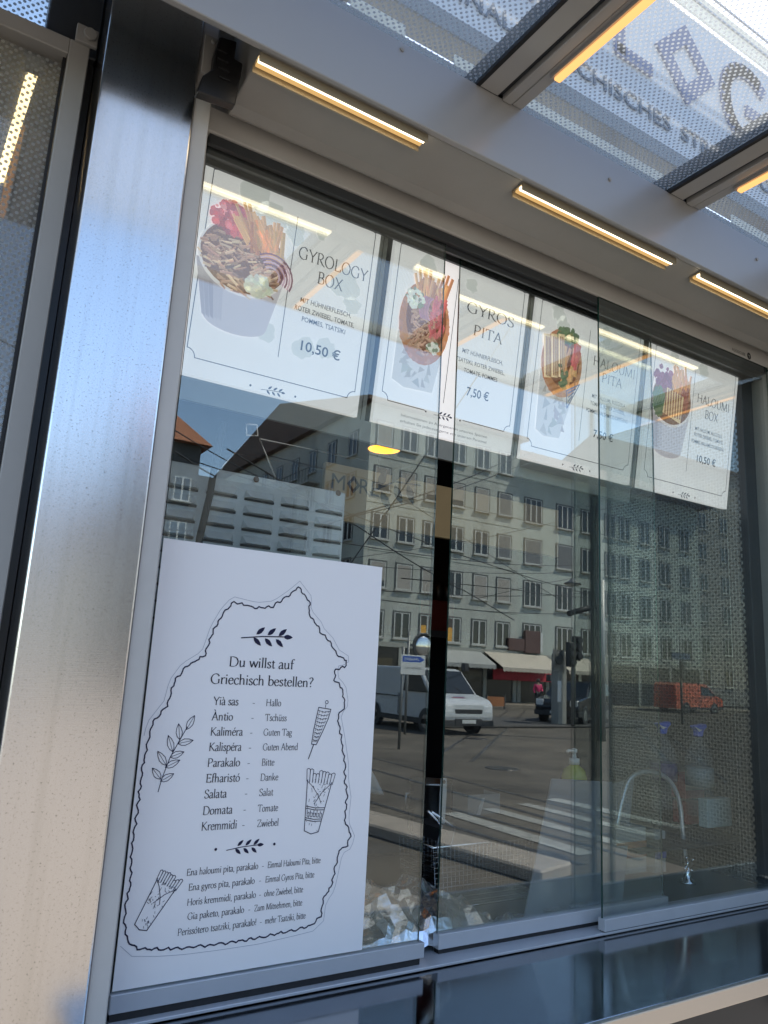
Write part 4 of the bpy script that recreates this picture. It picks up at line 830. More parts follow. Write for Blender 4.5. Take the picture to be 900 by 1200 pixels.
a.line([(.616, 1.579), (.640, 1.576), (.636, 1.56), (.626, 1.537), (.616, 1.517), (.607, 1.518), (.609, 1.54), (.616, 1.579)], .0013, NAVY, 1)
for k in range(9):
    z = 1.574 - k * .006; xl = .6155 - k * .0008; xr = .639 - k * .0026; a.line([(xl, z), ((xl + xr) / 2, z - .003), (xr, z - .001)], .0009, NAVY, 1)
    for j in range(4): x = xl + (xr - xl) * (j + .5) / 4; a.line([(x, z - .001), (x - .001, z - .0045)], .0007, NAVY, 1)
a.line([(.611, 1.517), (.603, 1.494)], .0016, NAVY, 1); pm('skewer_drawing', a)
def wrapdraw(name, top, bot, wt, wb, band, seed):
    r2 = random.Random(seed); a = Art(); T, B_ = Vector(top), Vector(bot); ax = (B_ - T).normalized(); px = Vector((-ax.y, ax.x)); L = (B_ - T).length
    def q(s, f): w_ = (wt + (wb - wt) * s) / 2; v = T + ax * L * s + px * w_ * f; return (v.x, v.y)
    a.line([q(0, -1), q(.97, -1), q(1.02, 0), q(.97, 1), q(0, 1)], .0013, NAVY, 1)
    for k in range(9):
        f = -.95 + k * .24; h = .12 + r2.uniform(.0, .09)
        a.line([q(.02, f - .1), q(-h, f - .13), q(-h - .02, f), q(-h, f + .13), q(.04, f + .12)], .001, NAVY, 1)
    a.line([q(.02, -1), q(.12, -.5), q(.28, .1), q(.42, .5)], .001, NAVY, 1); a.line([q(.02, 1), q(.2, .4), q(.45, -.2)], .001, NAVY, 1)
    for k in range(34):
        s, f = r2.uniform(-.05, .5), r2.uniform(-.9, .9); v = q(s, f); a.line([v, (v[0] + r2.uniform(-.003, .003), v[1] + r2.uniform(-.005, .002))], .0007, NAVY, 1)
    for k in range(16):
        s, f = r2.uniform(.5, .95), r2.uniform(-.85, .85); v = q(s, f); a.line([v, (v[0] + r2.uniform(-.002, .002), v[1] - .003)], .0006, NAVY, 1)
    if band:
        for s in (.5, .54, .72, .76): a.line([q(s, -1), q(s + .02, 0), q(s, 1)], .0012, NAVY, 1)
        for k in range(5):
            f = -.8 + k * .36; a.line([q(.57, f), q(.69, f), q(.69, f + .22), q(.62, f + .22), q(.62, f + .1)], .0009, NAVY, 1)
    pm(name, a)
wrapdraw('wrap_drawing', (.6275, 1.457), (.6175, 1.375), .047, .026, True, 2)
wrapdraw('wrap_drawing', (.381, 1.318), (.348, 1.260), .034, .021, False, 5)

# ------------------------------------------------------------------ inside the kiosk
from mathutils import noise
WZ = 1.122
t = thing('worktop', 'steel worktop just inside the serving window', 'worktop', (1.1, .4, WZ))
boxo('top', mat('worktop_sheet', (.16, .165, .165), .35, .8, var=.2, scale=5), t, .32, KR - .04, .082, .75, WZ - .03, WZ)
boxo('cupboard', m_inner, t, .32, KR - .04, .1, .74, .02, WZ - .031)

# louvred machine back
m_galv = mat('galvanised_sheet', (.74, .76, .76), .42, .15, var=.22, scale=7, bump=.1)
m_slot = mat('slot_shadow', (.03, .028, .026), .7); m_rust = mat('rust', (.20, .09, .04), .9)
y = .20; a_, c_ = at(186, 544, y), at(406, 571, y)
vz = (a_.z + c_.z) / 2; vx0, vx1 = .335, c_.x
t = thing('louvred_machine', 'galvanised machine back with rows of louvres behind the left pane', 'machine', ((vx0 + vx1) / 2, .4, WZ))
boxo('casing', m_galv, t, vx0, vx1, y, .62, WZ, vz, c=.004)
b = MB(); pw = (vx1 - .02 - vx0) / 5.0; i = 0
for r in range(9):
    for cc in range(5):
        x = vx0 + .035 + cc * pw; z = vz - .045 - r * .031
        if x + .055 > vx1: continue
        n = 6
        b.add([(x - .004, y - .0006, z + .013), (x + .056, y - .0006, z + .013), (x + .06, y - .0006, z - .004), (x - .008, y - .0006, z - .004), (x + .003, y - .011, z - .002), (x + .049, y - .011, z - .002)],
              [(0, 1, 5, 4), (0, 4, 3), (1, 2, 5), (3, 4, 5, 2)])
b.build('louvres', m_galv, t)
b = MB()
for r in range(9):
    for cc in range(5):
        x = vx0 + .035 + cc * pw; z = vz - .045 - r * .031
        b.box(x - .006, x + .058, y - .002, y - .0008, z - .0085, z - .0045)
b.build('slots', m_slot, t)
for (u, v) in ((300, 562), (396, 578)):
    b = MB(); q = at(u, v, y); b.lathe([(.0065, y - .002), (.006, y - .0008)], (q.x, 0, q.z), 10, 'y'); b.lathe([(.0035, y - .005), (.0035, y - .002)], (q.x, 0, q.z), 6, 'y'); b.build('bolt', m_rust, t)
t = MB(); t.tube([at(u, v, .165) for u, v in ((263, 495), (258, 515), (254, 535), (250, 555), (246, 580), (240, 605), (234, 630), (230, 660), (228, 690))], .007, 8)
tag(t.build('power_cable', m_black), 'thick black cable hanging over the louvred machine back', 'cable')
# sheet steel hood frame on top of the machine
m_wire = mat('bright_wire', (.75, .76, .76), .25, .9)
t = thing('hood_frame', 'thin steel pyramid frame standing on the louvred machine', 'frame', tuple(at(290, 555, .32)))
b = MB(); b.tube([at(291, 513, .32), at(262, 545, .25), at(254, 560, .25)], .0022, 6); b.tube([at(304, 514, .32), at(323, 560, .32)], .0022, 6); b.tube([at(304, 514, .32), at(352, 524, .36), at(430, 540, .45)], .0018, 6)
b.tube([at(322, 560, .32), at(323, 572, .32)], .0022, 6); b.build('leg', m_wire, t)
b = MB(); q = [at(288, 497, .32), at(301, 498, .32), at(302, 511, .32), at(289, 510, .32)]; b.tube(q + [q[0]], .0028, 6); b.build('top_ring', m_wire, t)
# dark cupboard and cream wall panel with lettering
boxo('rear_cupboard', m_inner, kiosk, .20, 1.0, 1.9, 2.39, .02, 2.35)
m_cream = mat('cream_panel', (.62, .50, .30), .6, var=.08, scale=3)
y = .80; q0, q1 = at(382, 543, y), at(436, 648, y)
px0, px1 = q0.x, 1.98; pz0 = at(512, 622, y).z - .02; pz1 = at(512, 568, y).z
t = thing('lettered_wall_board', 'cream wall board lettered MORE with an olive twig deep inside the kiosk', 'board', ((px0 + px1) / 2, y, pz0))
boxo('board', m_cream, t, px0, px1, y, y + .02, pz0, pz1, c=.002)
a = Art(); e = at(388, 572, y); e2 = at(422, 560, y); sz = (at(388, 549, y).z - e.z) * .8
BR = (.028, .020, .012)
x = e.x
for ch, wd in (('M', .055), ('O', .045), ('R', .042), ('E', .036)):
    if ch == 'O': 
        for pl_ in bar([(x + wd * .5, sz * .95), (x + wd * .9, sz * .5), (x + wd * .5, .05 * sz), (x + wd * .1, sz * .5)], .009, True): a.poly([(p[0], p[1] + e.z) for p in pl_], BR, 1)
    else: put(a, sans(ch, sz, width=wd * .85), x, e.z, BR)
    x += wd
tw = at(462, 575, y); a2 = []
a.line([(tw.x - .09, tw.z - .02), (tw.x, tw.z + .03), (tw.x + .10, tw.z + .035)], .006, BR, 1)
for dx, dz, an in ((-.06, 0, 1.2), (-.05, -.01, -1.0), (-.01, .025, 1.1), (.0, .02, -1.1), (.04, .035, .9), (.05, .03, -1.2)): a.leaf(tw.x + dx, tw.z + dz, an, .07, .03, BR, 1)
a.build('lettering', colattr('board_print'), t, (0, y, 0), (1, 0, 0), (0, 0, 1), (0, -1, 0))
# pendant lamps
m_glow = emis('lamp_inside', (1.0, .33, .02), 2.0); m_shade = mat('lamp_shade', (.05, .05, .05), .4)
for (u, v, y, r, lb) in ((450, 527, .95, .058, 'glowing pendant lamp hanging left inside the kiosk'), (441, 598, 1.35, .04, 'smaller glowing lamp hanging lower and farther back in the kiosk')):
    q = at(u, v, y); t = thing('pendant_lamp', lb, 'lamp', tuple(q))
    b = MB(); b.lathe([(.001, .045), (.02, .04), (r, 0)], q, 20, cap=False); b.build('lamp_shade', m_shade, t)
    b = MB(); b.lathe([(.0, .030), (.016, .028), (r * .96, .001)], q, 20, cap=False); b.build('lit_inside', m_glow, t)
    b = MB(); b.tube([q + Vector((0, 0, .045)), Vector((q.x, q.y, 2.70))], .002, 6); b.build('cord', m_black, t)

# crumpled foil on the worktop
m_foil = mat('kitchen_foil', (.95, .96, .98), .17, .92, bump=.35, bscale=45)
def crumple(name, label, x0, x1, y0, y1, h, nx, ny, seed):
    b = MB(); vs = []
    def ridge(p): return 1 - min(1, abs(noise.noise(p)) * 2.2)
    for j in range(ny + 1):
        for i in range(nx + 1):
            f, g = i / nx, j / ny
            env = max(0, math.sin(math.pi * min(1, f * .90 + .08)) ** .4 * math.sin(math.pi * min(1, g * .96 + .015)) ** .45)
            p = Vector((f * 4.2 + seed, g * 3.4, seed * .37)); wv = Vector((noise.noise(p * 1.3), noise.noise(p * 1.3 + Vector((5, 2, 1))), 0)) * .5
            z = env * h * (.40 + .42 * ridge(p * .55 + wv) + .22 * ridge(p * 1.2 + wv * 2))
            e2 = noise.noise(p * 1.1 + Vector((7, 0, 3)))
            vs.append((x0 + (x1 - x0) * f + .018 * e2, y0 + (y1 - y0) * g + .014 * noise.noise(p * 1.6 + Vector((9, 0, 0))), max(WZ + .004 + z, WZ + .002)))
    b.smooth = False
    b.add(vs, [(j * (nx + 1) + i, j * (nx + 1) + i + 1, (j + 1) * (nx + 1) + i + 1, (j + 1) * (nx + 1) + i) for j in range(ny) for i in range(nx)])
    return tag(b.build(name, m_foil, recalc=False), label, 'foil')
crumple('crumpled_foil', 'large heap of crumpled silver foil beside the poster', .66, 1.10, .035, .34, .120, 32, 20, 4)
crumple('crumpled_foil', 'flatter sheet of crumpled foil lying right of the heap along the pane', .94, 1.22, .05, .15, .05, 24, 10, 9)
crumple('crumpled_foil', 'small dull foil scrap under the heap at the pane', .68, .93, .05, .10, .026, 18, 7, 15)

m_white_pl = mat('white_plastic', (.62, .62, .60), .4); m_chrome = mat('chrome', (.85, .86, .86), .08, 1.0)
# ladle, pot, fry basket
t = thing('turner', 'steel turner handle standing upright in the gap between panes', 'utensil', tuple(at(517, 975, .34)))
b = MB(); q = at(520, 912, .34); q2 = at(515, 1000, .34)
b.prism([(q.x - .008, q.z), (q.x + .008, q.z), (q.x + .010, q.z - .03), (q2.x + .009, q2.z), (q2.x - .007, q2.z), (q.x - .010, q.z - .03)], .338, .342, 'y'); b.build('handle', m_white_pl, t, bevel=.001)
b = MB(); b.lathe([(.0045, .3368), (.0045, .3379)], (q.x, 0, q.z - .008), 10, 'y'); b.build('hole', m_black, t)
t = thing('steel_pot', 'tall steel pot in the shade behind the window gap', 'pot', tuple(at(506, 975, .5)))
q = at(503, 975, .5); b = MB(); b.lathe([(.05, -.0), (.055, .01), (.055, .12), (.058, .122), (.058, .128), (.052, .128), (.052, .02), (0, .018)], q, 24); b.build('body', m_steel, t)
b = MB(); b.tube([q + Vector((-.05, 0, .1)), q + Vector((-.085, -.01, .1)), q + Vector((-.085, -.01, .06)), q + Vector((-.05, 0, .06))], .004, 6); b.build('handle', m_steel, t)
boxo('inner_shelf', m_inner, kiosk, .6, 2.0, .42, .74, q.z - .02, q.z - .001)
def wire_basket(label, u0, v0, u1, v1, y0, y1):
    A, B2 = at(u0, v0, y0), at(u1, v1, y0); x0, x1 = A.x, B2.x; zt = (A.z + B2.z) / 2; zb = WZ + .01; xi = .015
    t = thing('fry_basket', label, 'basket', ((x0 + x1) / 2, y0, zb))
    b = MB(); b.tube([(x0, y0, zt), (x1, y0, zt), (x1, y1, zt), (x0, y1, zt), (x0, y0, zt)], .0022, 6); b.tube([(x0 + xi, y0, zb), (x1 - xi, y0, zb), (x1 - xi, y1, zb), (x0 + xi, y1, zb), (x0 + xi, y0, zb)], .0018, 6); b.build('rim', m_chrome, t)
    b = MB()
    for k in range(26):
        f = k / 25; b.tube([(x0 + (x1 - x0) * f, y0, zt), (x0 + xi + (x1 - x0 - 2 * xi) * f, y0, zb)], .0006, 4, False); b.tube([(x0 + (x1 - x0) * f, y1, zt), (x0 + xi + (x1 - x0 - 2 * xi) * f, y1, zb)], .0006, 4, False)
    for k in range(1, 12):
        f = k / 12; xx = xi * f; z = zt + (zb - zt) * f; b.tube([(x0 + xx, y0, z), (x1 - xx, y0, z), (x1 - xx, y1, z), (x0 + xx, y1, z), (x0 + xx, y0, z)], .0006, 4, False)
    b.build('mesh', m_chrome, t)
    b = MB(); b.tube([(x0 + .01, y0, zt), (x0 + .008, y0 - .02, zt + .05), (x0 - .04, y0 - .03, zt + .085)], .0028, 6); b.tube([(x0 + .05, y0, zt), (x0 + .045, y0 - .02, zt + .045), (x0 - .03, y0 - .03, zt + .083)], .0028, 6); b.build('handle', m_chrome, t)
wire_basket('wire fry basket with raised handle beside the foil', 508, 985, 625, 990, .26, .40)
# clear tub at the back of the worktop
m_clear = glass('clear_plastic', (.9, .92, .92), .05, .3, .05, dirt=.25)
m_milk = mat('milky_plastic', (.55, .56, .54), .35, alpha=.45)
t = thing('clear_caddy', 'small clear plastic caddy standing behind the fry basket', 'caddy', tuple(at(570, 945, .55)))
q0, q1 = at(548, 948, .55), at(586, 930, .55); b = MB(); b.box(q0.x, q1.x, .55, .553, q0.z - .03, q1.z); b.box(q0.x, q0.x + .003, .553, .62, q0.z - .03, q1.z); b.box(q1.x - .003, q1.x, .553, .62, q0.z - .03, q1.z); b.build('walls', m_milk, t)
b = MB(); b.prism([(q0.x + .03, q0.z - .02), (q0.x + .045, q0.z - .02), (q0.x + .06, q1.z - .01), (q0.x + .05, q1.z - .01)], .549, .5498, 'y'); b.build('divider', m_white_pl, t)
# soap bottle
m_soap = mat('soap_green', (.42, .44, .06), .25, spec=.6)
q = at(673, 910, .30); t = thing('soap_bottle', 'yellow green soap bottle with white pump behind the white cutting board', 'bottle', tuple(q))
k = .0011
b = MB(); b.lathe([(.001, -.10), (.030, -.098), (.034, -.09), (.034, -.02), (.033, .0), (.027, .018), (.014, .028), (.012, .031)], q, 24); b.build('body', m_soap, t)
b = MB(); b.lathe([(.0135, .0312), (.0135, .046), (.006, .047), (.0045, .06), (.0075, .061), (.008, .070), (.002, .072)], q, 16); b.tube([q + Vector((0, 0, .066)), q + Vector((-.022, 0, .066)), q + Vector((-.027, 0, .062))], .004, 8); b.build('pump', mat('pump_white', (.7, .7, .68), .35), t)
boxo('bottle_shelf', m_inner, kiosk, 1.1, 1.62, .262, .40, q.z - .13, q.z - .1015)
# white cutting boards leaning at the pane
def slab(name, label, pts, th, m, cat):
    v = [Vector(p) for p in pts]; n = (v[1] - v[0]).cross(v[3] - v[0]).normalized() * th
    b = MB(); b.add(v + [p + n for p in v], [(0, 1, 2, 3), (7, 6, 5, 4), (0, 4, 5, 1), (1, 5, 6, 2), (2, 6, 7, 3), (3, 7, 4, 0)]); return tag(b.build(name, m, bevel=.002), label, cat)
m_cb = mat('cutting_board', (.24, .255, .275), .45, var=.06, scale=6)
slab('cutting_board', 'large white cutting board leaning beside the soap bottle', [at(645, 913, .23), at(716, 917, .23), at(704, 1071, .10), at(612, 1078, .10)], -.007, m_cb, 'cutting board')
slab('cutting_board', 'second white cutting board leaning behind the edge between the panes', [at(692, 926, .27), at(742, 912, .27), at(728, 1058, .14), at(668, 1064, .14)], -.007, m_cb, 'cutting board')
for (u, v, w_, lb) in ((652, 1062, .05, 'small white plastic tub at the foot of the cutting boards'), (684, 1060, .055, 'white plastic tub standing nearer the right pane edge')):
    q = at(u, v, .085); t = thing('plastic_tub', lb, 'tub', (q.x, .085, WZ)); b = MB(); b.lathe([(w_ * .42, .001), (w_ * .5, .03), (w_ * .52, .031), (w_ * .52, .034), (w_ * .47, .034), (w_ * .4, .004)], (q.x, .112, WZ), 18); b.build('body', m_milk, t)
    b = MB(); b.lathe([(w_ * .53, .0345), (w_ * .53, .038), (w_ * .3, .039)], (q.x, .112, WZ), 18); b.build('lid', m_milk, t)
# bent tap with cross handle
t = thing('gooseneck_tap', 'chrome gooseneck tap with a cross handle behind the right pane', 'tap', tuple(at(803, 1040, .24)))
yt = .22
def spl(P, n=6):
    out = []
    for i in range(len(P) - 1):
        a, b_, c, d = P[max(i - 1, 0)], P[i], P[i + 1], P[min(i + 2, len(P) - 1)]
        for k in range(n):
            s = k / n; out.append(.5 * ((2 * b_) + (c - a) * s + (2 * a - 5 * b_ + 4 * c - d) * s * s + (3 * b_ - a - 3 * c + d) * s ** 3))
    return out + [P[-1]]
tap = [at(u, v, y) for u, v, y in ((804, 1012, .22), (800, 975, .22), (797, 945, .22), (791, 925, .22), (780, 911, .22), (764, 905, .215), (748, 906, .21), (736, 916, .205), (729, 938, .2), (723, 968, .2))]
b = MB(); b.tube(spl(tap), .0062, 12); b.build('spout', mat('satin_chrome', (.92, .92, .92), .32, .75), t)
q = at(806, 1012, .205); b = MB()
for an in (.5, 2.1, 3.64, 5.24):
    e = q + Vector((math.cos(an) * .020, -.004, math.sin(an) * .020)); b.tube([q, e], .003, 8); b.lathe([(.0, -.004), (.0045, -.002), (.0045, .002), (0, .004)], e, 8)
b.lathe([(.009, -.008), (.009, .004), (.006, .008)], (q.x, q.y, q.z), 12, 'y'); b.build('cross_handle', m_chrome, t)
q = at(806, 1038, .22); b = MB(); b.lathe([(.022, WZ - q.z + .001), (.021, WZ - q.z + .006), (.012, WZ - q.z + .012), (.009, .03), (.008, .055)], (q.x, q.y, q.z), 14); b.build('base', m_chrome, t)
# things round the sink
m_blue = mat('blue_cap', (.02, .09, .60), .35); m_fluid = mat('clear_bottle', (.4, .45, .46), .12, alpha=.13, spec=.7)
def spray(u, v, y, label, h, lab=None):
    q = at(u, v, y); t = thing('spray_bottle', label, 'spray bottle', (q.x, q.y, q.z - h))
    b = MB(); b.prism([(q.x - .030, q.z + .006), (q.x + .026, q.z + .012), (q.x + .03, q.z + .002), (q.x + .014, q.z - .008), (q.x + .010, q.z - .024), (q.x - .010, q.z - .024), (q.x - .012, q.z - .008)], q.y - .01, q.y + .01, 'y'); b.build('spray_head', m_blue, t, bevel=.003)
    b = MB(); b.prism([(q.x - .029, q.z + .0045), (q.x - .006, q.z - .003), (q.x + .006, q.z - .004), (q.x - .01, q.z - .010)], q.y - .0115, q.y - .0103, 'y'); b.build('trigger', m_white_pl, t)
    b = MB(); b.lathe([(.001, -h), (.036, -h + .002), (.038, -h + .012), (.038, -.085), (.032, -.06), (.014, -.035), (.0125, -.0245)], q, 20); b.build('body', m_fluid, t)
    if lab:
        b = MB(); b.lathe([(.0386, -h * .66), (.0386, -h * .45)], q, 20); b.build('paper_label', lab, t)
spray(776, 850, .30, 'spray bottle with blue head, left of the pair above the tap', .23, mat('violet_label', (.05, .035, .13), .5))
spray(818, 853, .22, 'spray bottle with blue head, right of the pair above the tap', .24, mat('pale_label', (.16, .21, .22), .5))
def carton(u0, v0, u1, v1, y, d, m, m2, label, name='carton'):
    A, B2 = at(u0, v0, y), at(u1, v1, y); t = thing(name, label, 'carton', ((A.x + B2.x) / 2, y, B2.z))
    boxo('body', m, t, A.x, B2.x, y, y + d, B2.z, A.z, c=.002)
    if m2: boxo('printed_band', m2, t, A.x + .0005, B2.x - .0005, y - .0012, y - .0002, B2.z + (A.z - B2.z) * .35, B2.z + (A.z - B2.z) * .7)
m_or = mat('orange_card', (.50, .17, .06), .6); m_wc = mat('white_card', (.48, .47, .44), .6); m_rd = mat('red_card', (.42, .045, .04), .5); m_pl = mat('pale_card', (.36, .47, .48), .5)
carton(722, 972, 758, 1022, .19, .05, m_wc, m_or, 'white and orange carton at the left of the sink')
carton(767, 975, 781, 1022, .24, .03, m_wc, m_blue, 'narrow white carton behind the tap spout')
carton(803, 908, 826, 935, .27, .05, m_rd, m_wc, 'red packet above the tap handle')
carton(805, 940, 822, 965, .27, .05, m_rd, None, 'plain red packet below the red and white one')
carton(829, 937, 858, 968, .18, .03, m_pl, None, 'pale blue packet at the right of the tap')
boxo('wall_shelf', m_inner, kiosk, 1.62, 2.08, .16, .35, at(815, 968, .25).z - .03, at(815, 968, .25).z - .022)
# rail added on the right wall, its chrome bars stand for light glints
t = thing('glint_rail', 'upright rail with small chrome bars added as glints in the dark right corner', 'rail', (2.06, .16, 1.5))
b = MB(); b.box(2.085, 2.093, .10, .112, 1.35, 2.3); b.build('rail', m_dgrey, t)
b = MB()
for v in (620, 655, 660, 690, 702, 738, 742, 776):
    q = at(879, v, .115); b.box(2.03, 2.084, .106, .112, q.z - .002, q.z + .002)
b.build('bar', m_chrome, t)
# white cloth beside the poster, red drinks case deep inside
t = MB(); vs = []; n = 14
A, B2 = at(428, 872, .5), at(447, 930, .5)
for j in range(n + 1):
    for i in range(n + 1):
        f, g = i / n, j / n; wdt = (B2.x - A.x + .08) * (.35 + .65 * g ** .7)
        vs.append((A.x - .08 + wdt * f, .5 + .012 * math.sin(f * 14 + g * 3), A.z + (B2.z - A.z) * g))
t.smooth = True; t.add(vs, [(j * (n + 1) + i, j * (n + 1) + i + 1, (j + 1) * (n + 1) + i + 1, (j + 1) * (n + 1) + i) for j in range(n) for i in range(n)])
o = t.build('hanging_cloth', mat('white_cloth', (.6, .6, .58), .9), recalc=False); so_ = o.modifiers.new('thickness', 'SOLIDIFY'); so_.thickness = .003; tag(o, 'white cloth hanging just right of the word poster', 'cloth')
A, B2 = at(502, 702, 1.5), at(532, 742, 1.5)
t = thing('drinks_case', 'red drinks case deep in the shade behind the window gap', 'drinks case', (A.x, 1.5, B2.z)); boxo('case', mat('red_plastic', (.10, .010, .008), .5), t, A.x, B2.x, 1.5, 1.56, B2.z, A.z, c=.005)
b = MB()
for k in range(3): x = A.x + (B2.x - A.x) * (k + .5) / 3; b.lathe([(.02, A.z - B2.z), (.02, A.z - B2.z + .06), (.01, A.z - B2.z + .08)], (x, 1.53, B2.z), 12)
b.build('bottle_necks', m_blk, t)
boxo('deep_shelf', m_inner, kiosk, 1.0, 2.05, 1.4, 1.85, B2.z - .03, B2.z - .001)

# ------------------------------------------------------------------ the street across from the kiosk (seen mirrored in the panes)
m_fac = mat('green_grey_render', (.45, .46, .41), .9, var=.22, scale=.35, stretch=(1, 1, .3), bump=.15, bscale=8)
m_fac2 = mat('pale_green_render', (.46, .49, .44), .9, var=.12, scale=.4, stretch=(1, 1, .3), bump=.15, bscale=8)
m_fac3 = mat('dull_render', (.30, .28, .25), .9, var=.15, scale=.4)
m_roof = mat('brown_roof_tiles', (.12, .075, .055), .85, var=.25, scale=2, bump=.4, bscale=14)
m_orange = mat('orange_roof_tiles', (.30, .12, .06), .85, var=.2, scale=2, bump=.4, bscale=14)
m_wf = mat('window_frame_white', (.50, .50, .47), .5); m_wd = mat('window_surround', (.10, .105, .10), .7)
m_glassd = mat('window_pane_dark', (.018, .02, .022), .06, spec=.6); m_blind = mat('beige_blind', (.36, .33, .29), .8, var=.05); m_blind2 = mat('grey_blind', (.17, .175, .18), .8)
m_curt = mat('yellow_curtain', (.75, .38, .06), .7); m_stone = mat('window_sill', (.45, .44, .40), .8); m_shop = mat('shop_dark', (.02, .02, .022), .2, spec=.5)
PROTO = {}
def window_proto(kind, w_, h_):
    """window facing +y, centred at the origin"""
    key = (kind, w_, h_)
    if key in PROTO: return PROTO[key]
    res = []
    f = MB(); s = .07
    f.box(-w_ / 2 - .1, w_ / 2 + .1, .0, .03, h_ / 2, h_ / 2 + .1); f.box(-w_ / 2 - .1, -w_ / 2, .0, .03, -h_ / 2, h_ / 2); f.box(w_ / 2, w_ / 2 + .1, .0, .03, -h_ / 2, h_ / 2)
    f.cur = 1
    f.box(-w_ / 2, -w_ / 2 + s, .004, .05, -h_ / 2, h_ / 2); f.box(w_ / 2 - s, w_ / 2, .004, .05, -h_ / 2, h_ / 2); f.box(-w_ / 2 + s, w_ / 2 - s, .004, .05, -h_ / 2, -h_ / 2 + s); f.box(-w_ / 2 + s, w_ / 2 - s, .004, .05, h_ / 2 - s * .7, h_ / 2)
    if kind in ('two', 'yellow'): f.box(-.06, .06, .004, .048, -h_ / 2 + s, h_ / 2 - s * .7)
    if kind == 'three':
        for x in (-w_ / 6, w_ / 6): f.box(x - .05, x + .05, .004, .048, -h_ / 2 + s, h_ / 2 - s * .7)
    p = MB(); p.box(-w_ / 2 + s, w_ / 2 - s, .004, .02, -h_ / 2 + s, h_ / 2 - s * .7)
    sl_ = MB(); sl_.box(-w_ / 2 - .12, w_ / 2 + .12, .0, .16, -h_ / 2 - .09, -h_ / 2)
    parts = [('window', f, [m_wd, m_wf]), ('pane', p, m_glassd), ('sill', sl_, m_stone)]
    if kind in ('blind', 'halfblind', 'greyblind'):
        bl = MB(); z0_ = -h_ / 2 + s if kind != 'halfblind' else -h_ * .22
        bl.box(-w_ / 2 + s, w_ / 2 - s, .021, .04, z0_, h_ / 2 - s * .7); parts.append(('blind', bl, m_blind2 if kind == 'greyblind' else m_blind))
    if kind == 'yellow':
        bl = MB(); bl.box(-w_ / 2 + s, -.08, .021, .03, -h_ / 2 + s, .15); parts.append(('curtain', bl, m_curt))
    for nm, mb, mm in parts:
        me = mb.build(nm, mm, None); d = me.data; bpy.data.objects.remove(me); res.append((nm, d))
    PROTO[key] = res; return res
def add_window(parent, kind, w_, h_, loc, rz=0.0):
    ps = window_proto(kind, w_, h_); root = None
    for nm, d in ps:
        o = bpy.data.objects.new(nm, d); COL.objects.link(o)
        if root is None:
            root = o; o.location = loc; o.rotation_euler = (0, 0, rz); o.parent = parent; o.matrix_parent_inverse = Matrix.Translation(-Vector(parent.location))
        else: o.parent = root
    return root
YF = -37.4
bA = thing('apartment_building', 'grey green apartment block with plain window rows, mirrored in the left and middle panes', 'building', (28, YF - 7, -.07))
b = MB(); b.box(22.2, 34.5, -66, YF, -.07, 17.9); b.build('wall', m_fac, bA)
b = MB(); b.prism([(-66.3, 17.9), (YF + .5, 17.9), (YF + .5, 18.15), (-51, 21.5), (-66.3, 18.15)], 21.7, 34.9, 'x'); b.build('roof', m_roof, bA)
b = MB()
for z in (5.72, 8.66, 11.6, 14.54): b.box(22.15, 34.49, YF, YF + .02, z - .025, z)
for x in (28.1,): b.box(x - .05, x + .05, YF + .001, YF + .10, 3.2, 17.8)
b.build('string_course', mat('joint_shade', (.26, .28, .24), .9), bA)
kinds = ['two', 'blind', 'two', 'two', 'greyblind', 'three']; rk = random.Random(5)
table = {0: ['two', 'two', 'yellow', 'yellow', 'two', 'two'], 1: ['halfblind', 'blind', 'blind', 'two', 'blind', 'blind'], 2: ['two', 'two', 'two', 'two', 'two', 'greyblind'], 3: ['halfblind', 'blind', 'halfblind', 'halfblind', 'blind', 'greyblind'], 4: ['blind', 'two', 'two', 'two', 'two', 'two']}
for r in range(5):
    for c, x in enumerate((23.25, 25.15, 27.05, 29.1, 31.2, 33.2)): add_window(bA, table[r][c], 1.12, 1.55, (x, YF, 4.27 + 2.94 * r))
for r in range(6):
    for c in range(9): add_window(bA, 'two', 1.1, 1.55, (22.2, -39.5 - c * 2.9, 1.9 + 2.75 * r), math.pi / 2)
b = MB()
for z in (5.6, 8.35, 11.1, 13.85): b.box(21.3, 22.199, -58, -44, z, z + .12)
b.build('balcony_slab', m_stone, bA)
b = MB()
for z in (5.6, 8.35, 11.1, 13.85):
    b.box(21.3, 21.34, -58, -44, z + 1.0, z + 1.05)
    for k in range(29): b.box(21.3, 21.33, -58 + k * .5, -57.97 + k * .5, z + .12, z + 1.0)
b.build('balcony_railing', m_wd, bA)
boxo('shopfront', m_shop, bA, 22.5, 34.3, YF, YF + .03, -.05, 2.95)
b = MB(); b.box(22.3, 34.45, YF, YF + .12, 2.96, 3.25)
for x in (22.35, 25.0, 27.4, 29.6, 31.6, 34.1): b.box(x, x + .28, YF, YF + .1, -.06, 2.955)
b.build('shop_surround', mat('shop_surround', (.33, .33, .29), .8), bA)
b = MB(); b.box(23.2, 24.6, YF + .031, YF + .06, .2, 2.3); b.box(25.6, 27.0, YF + .031, YF + .06, .3, 2.3); b.build('shop_window', m_glassd, bA)
bB = thing('apartment_building', 'lower pale green apartment block under a brown tiled roof, mirrored in the right panes', 'building', (44, YF - 6, -.07))
b = MB(); b.box(34.52, 54.2, -50, YF - .15, -.07, 16.1); b.build('wall', m_fac2, bB)
b = MB(); b.prism([(-51, 16.1), (YF + .85, 16.1), (YF + .85, 16.25), (-44, 20.0), (-51, 16.25)], 34.53, 55, 'x'); b.build('roof', m_roof, bB)
b = MB(); b.tube([(34.55, YF + .92, 16.22), (55, YF + .92, 16.22)], .09, 8); b.tube([(42.3, YF - .05, 16), (42.3, YF - .05, 3)], .06, 8); b.build('gutter', m_wd, bB)
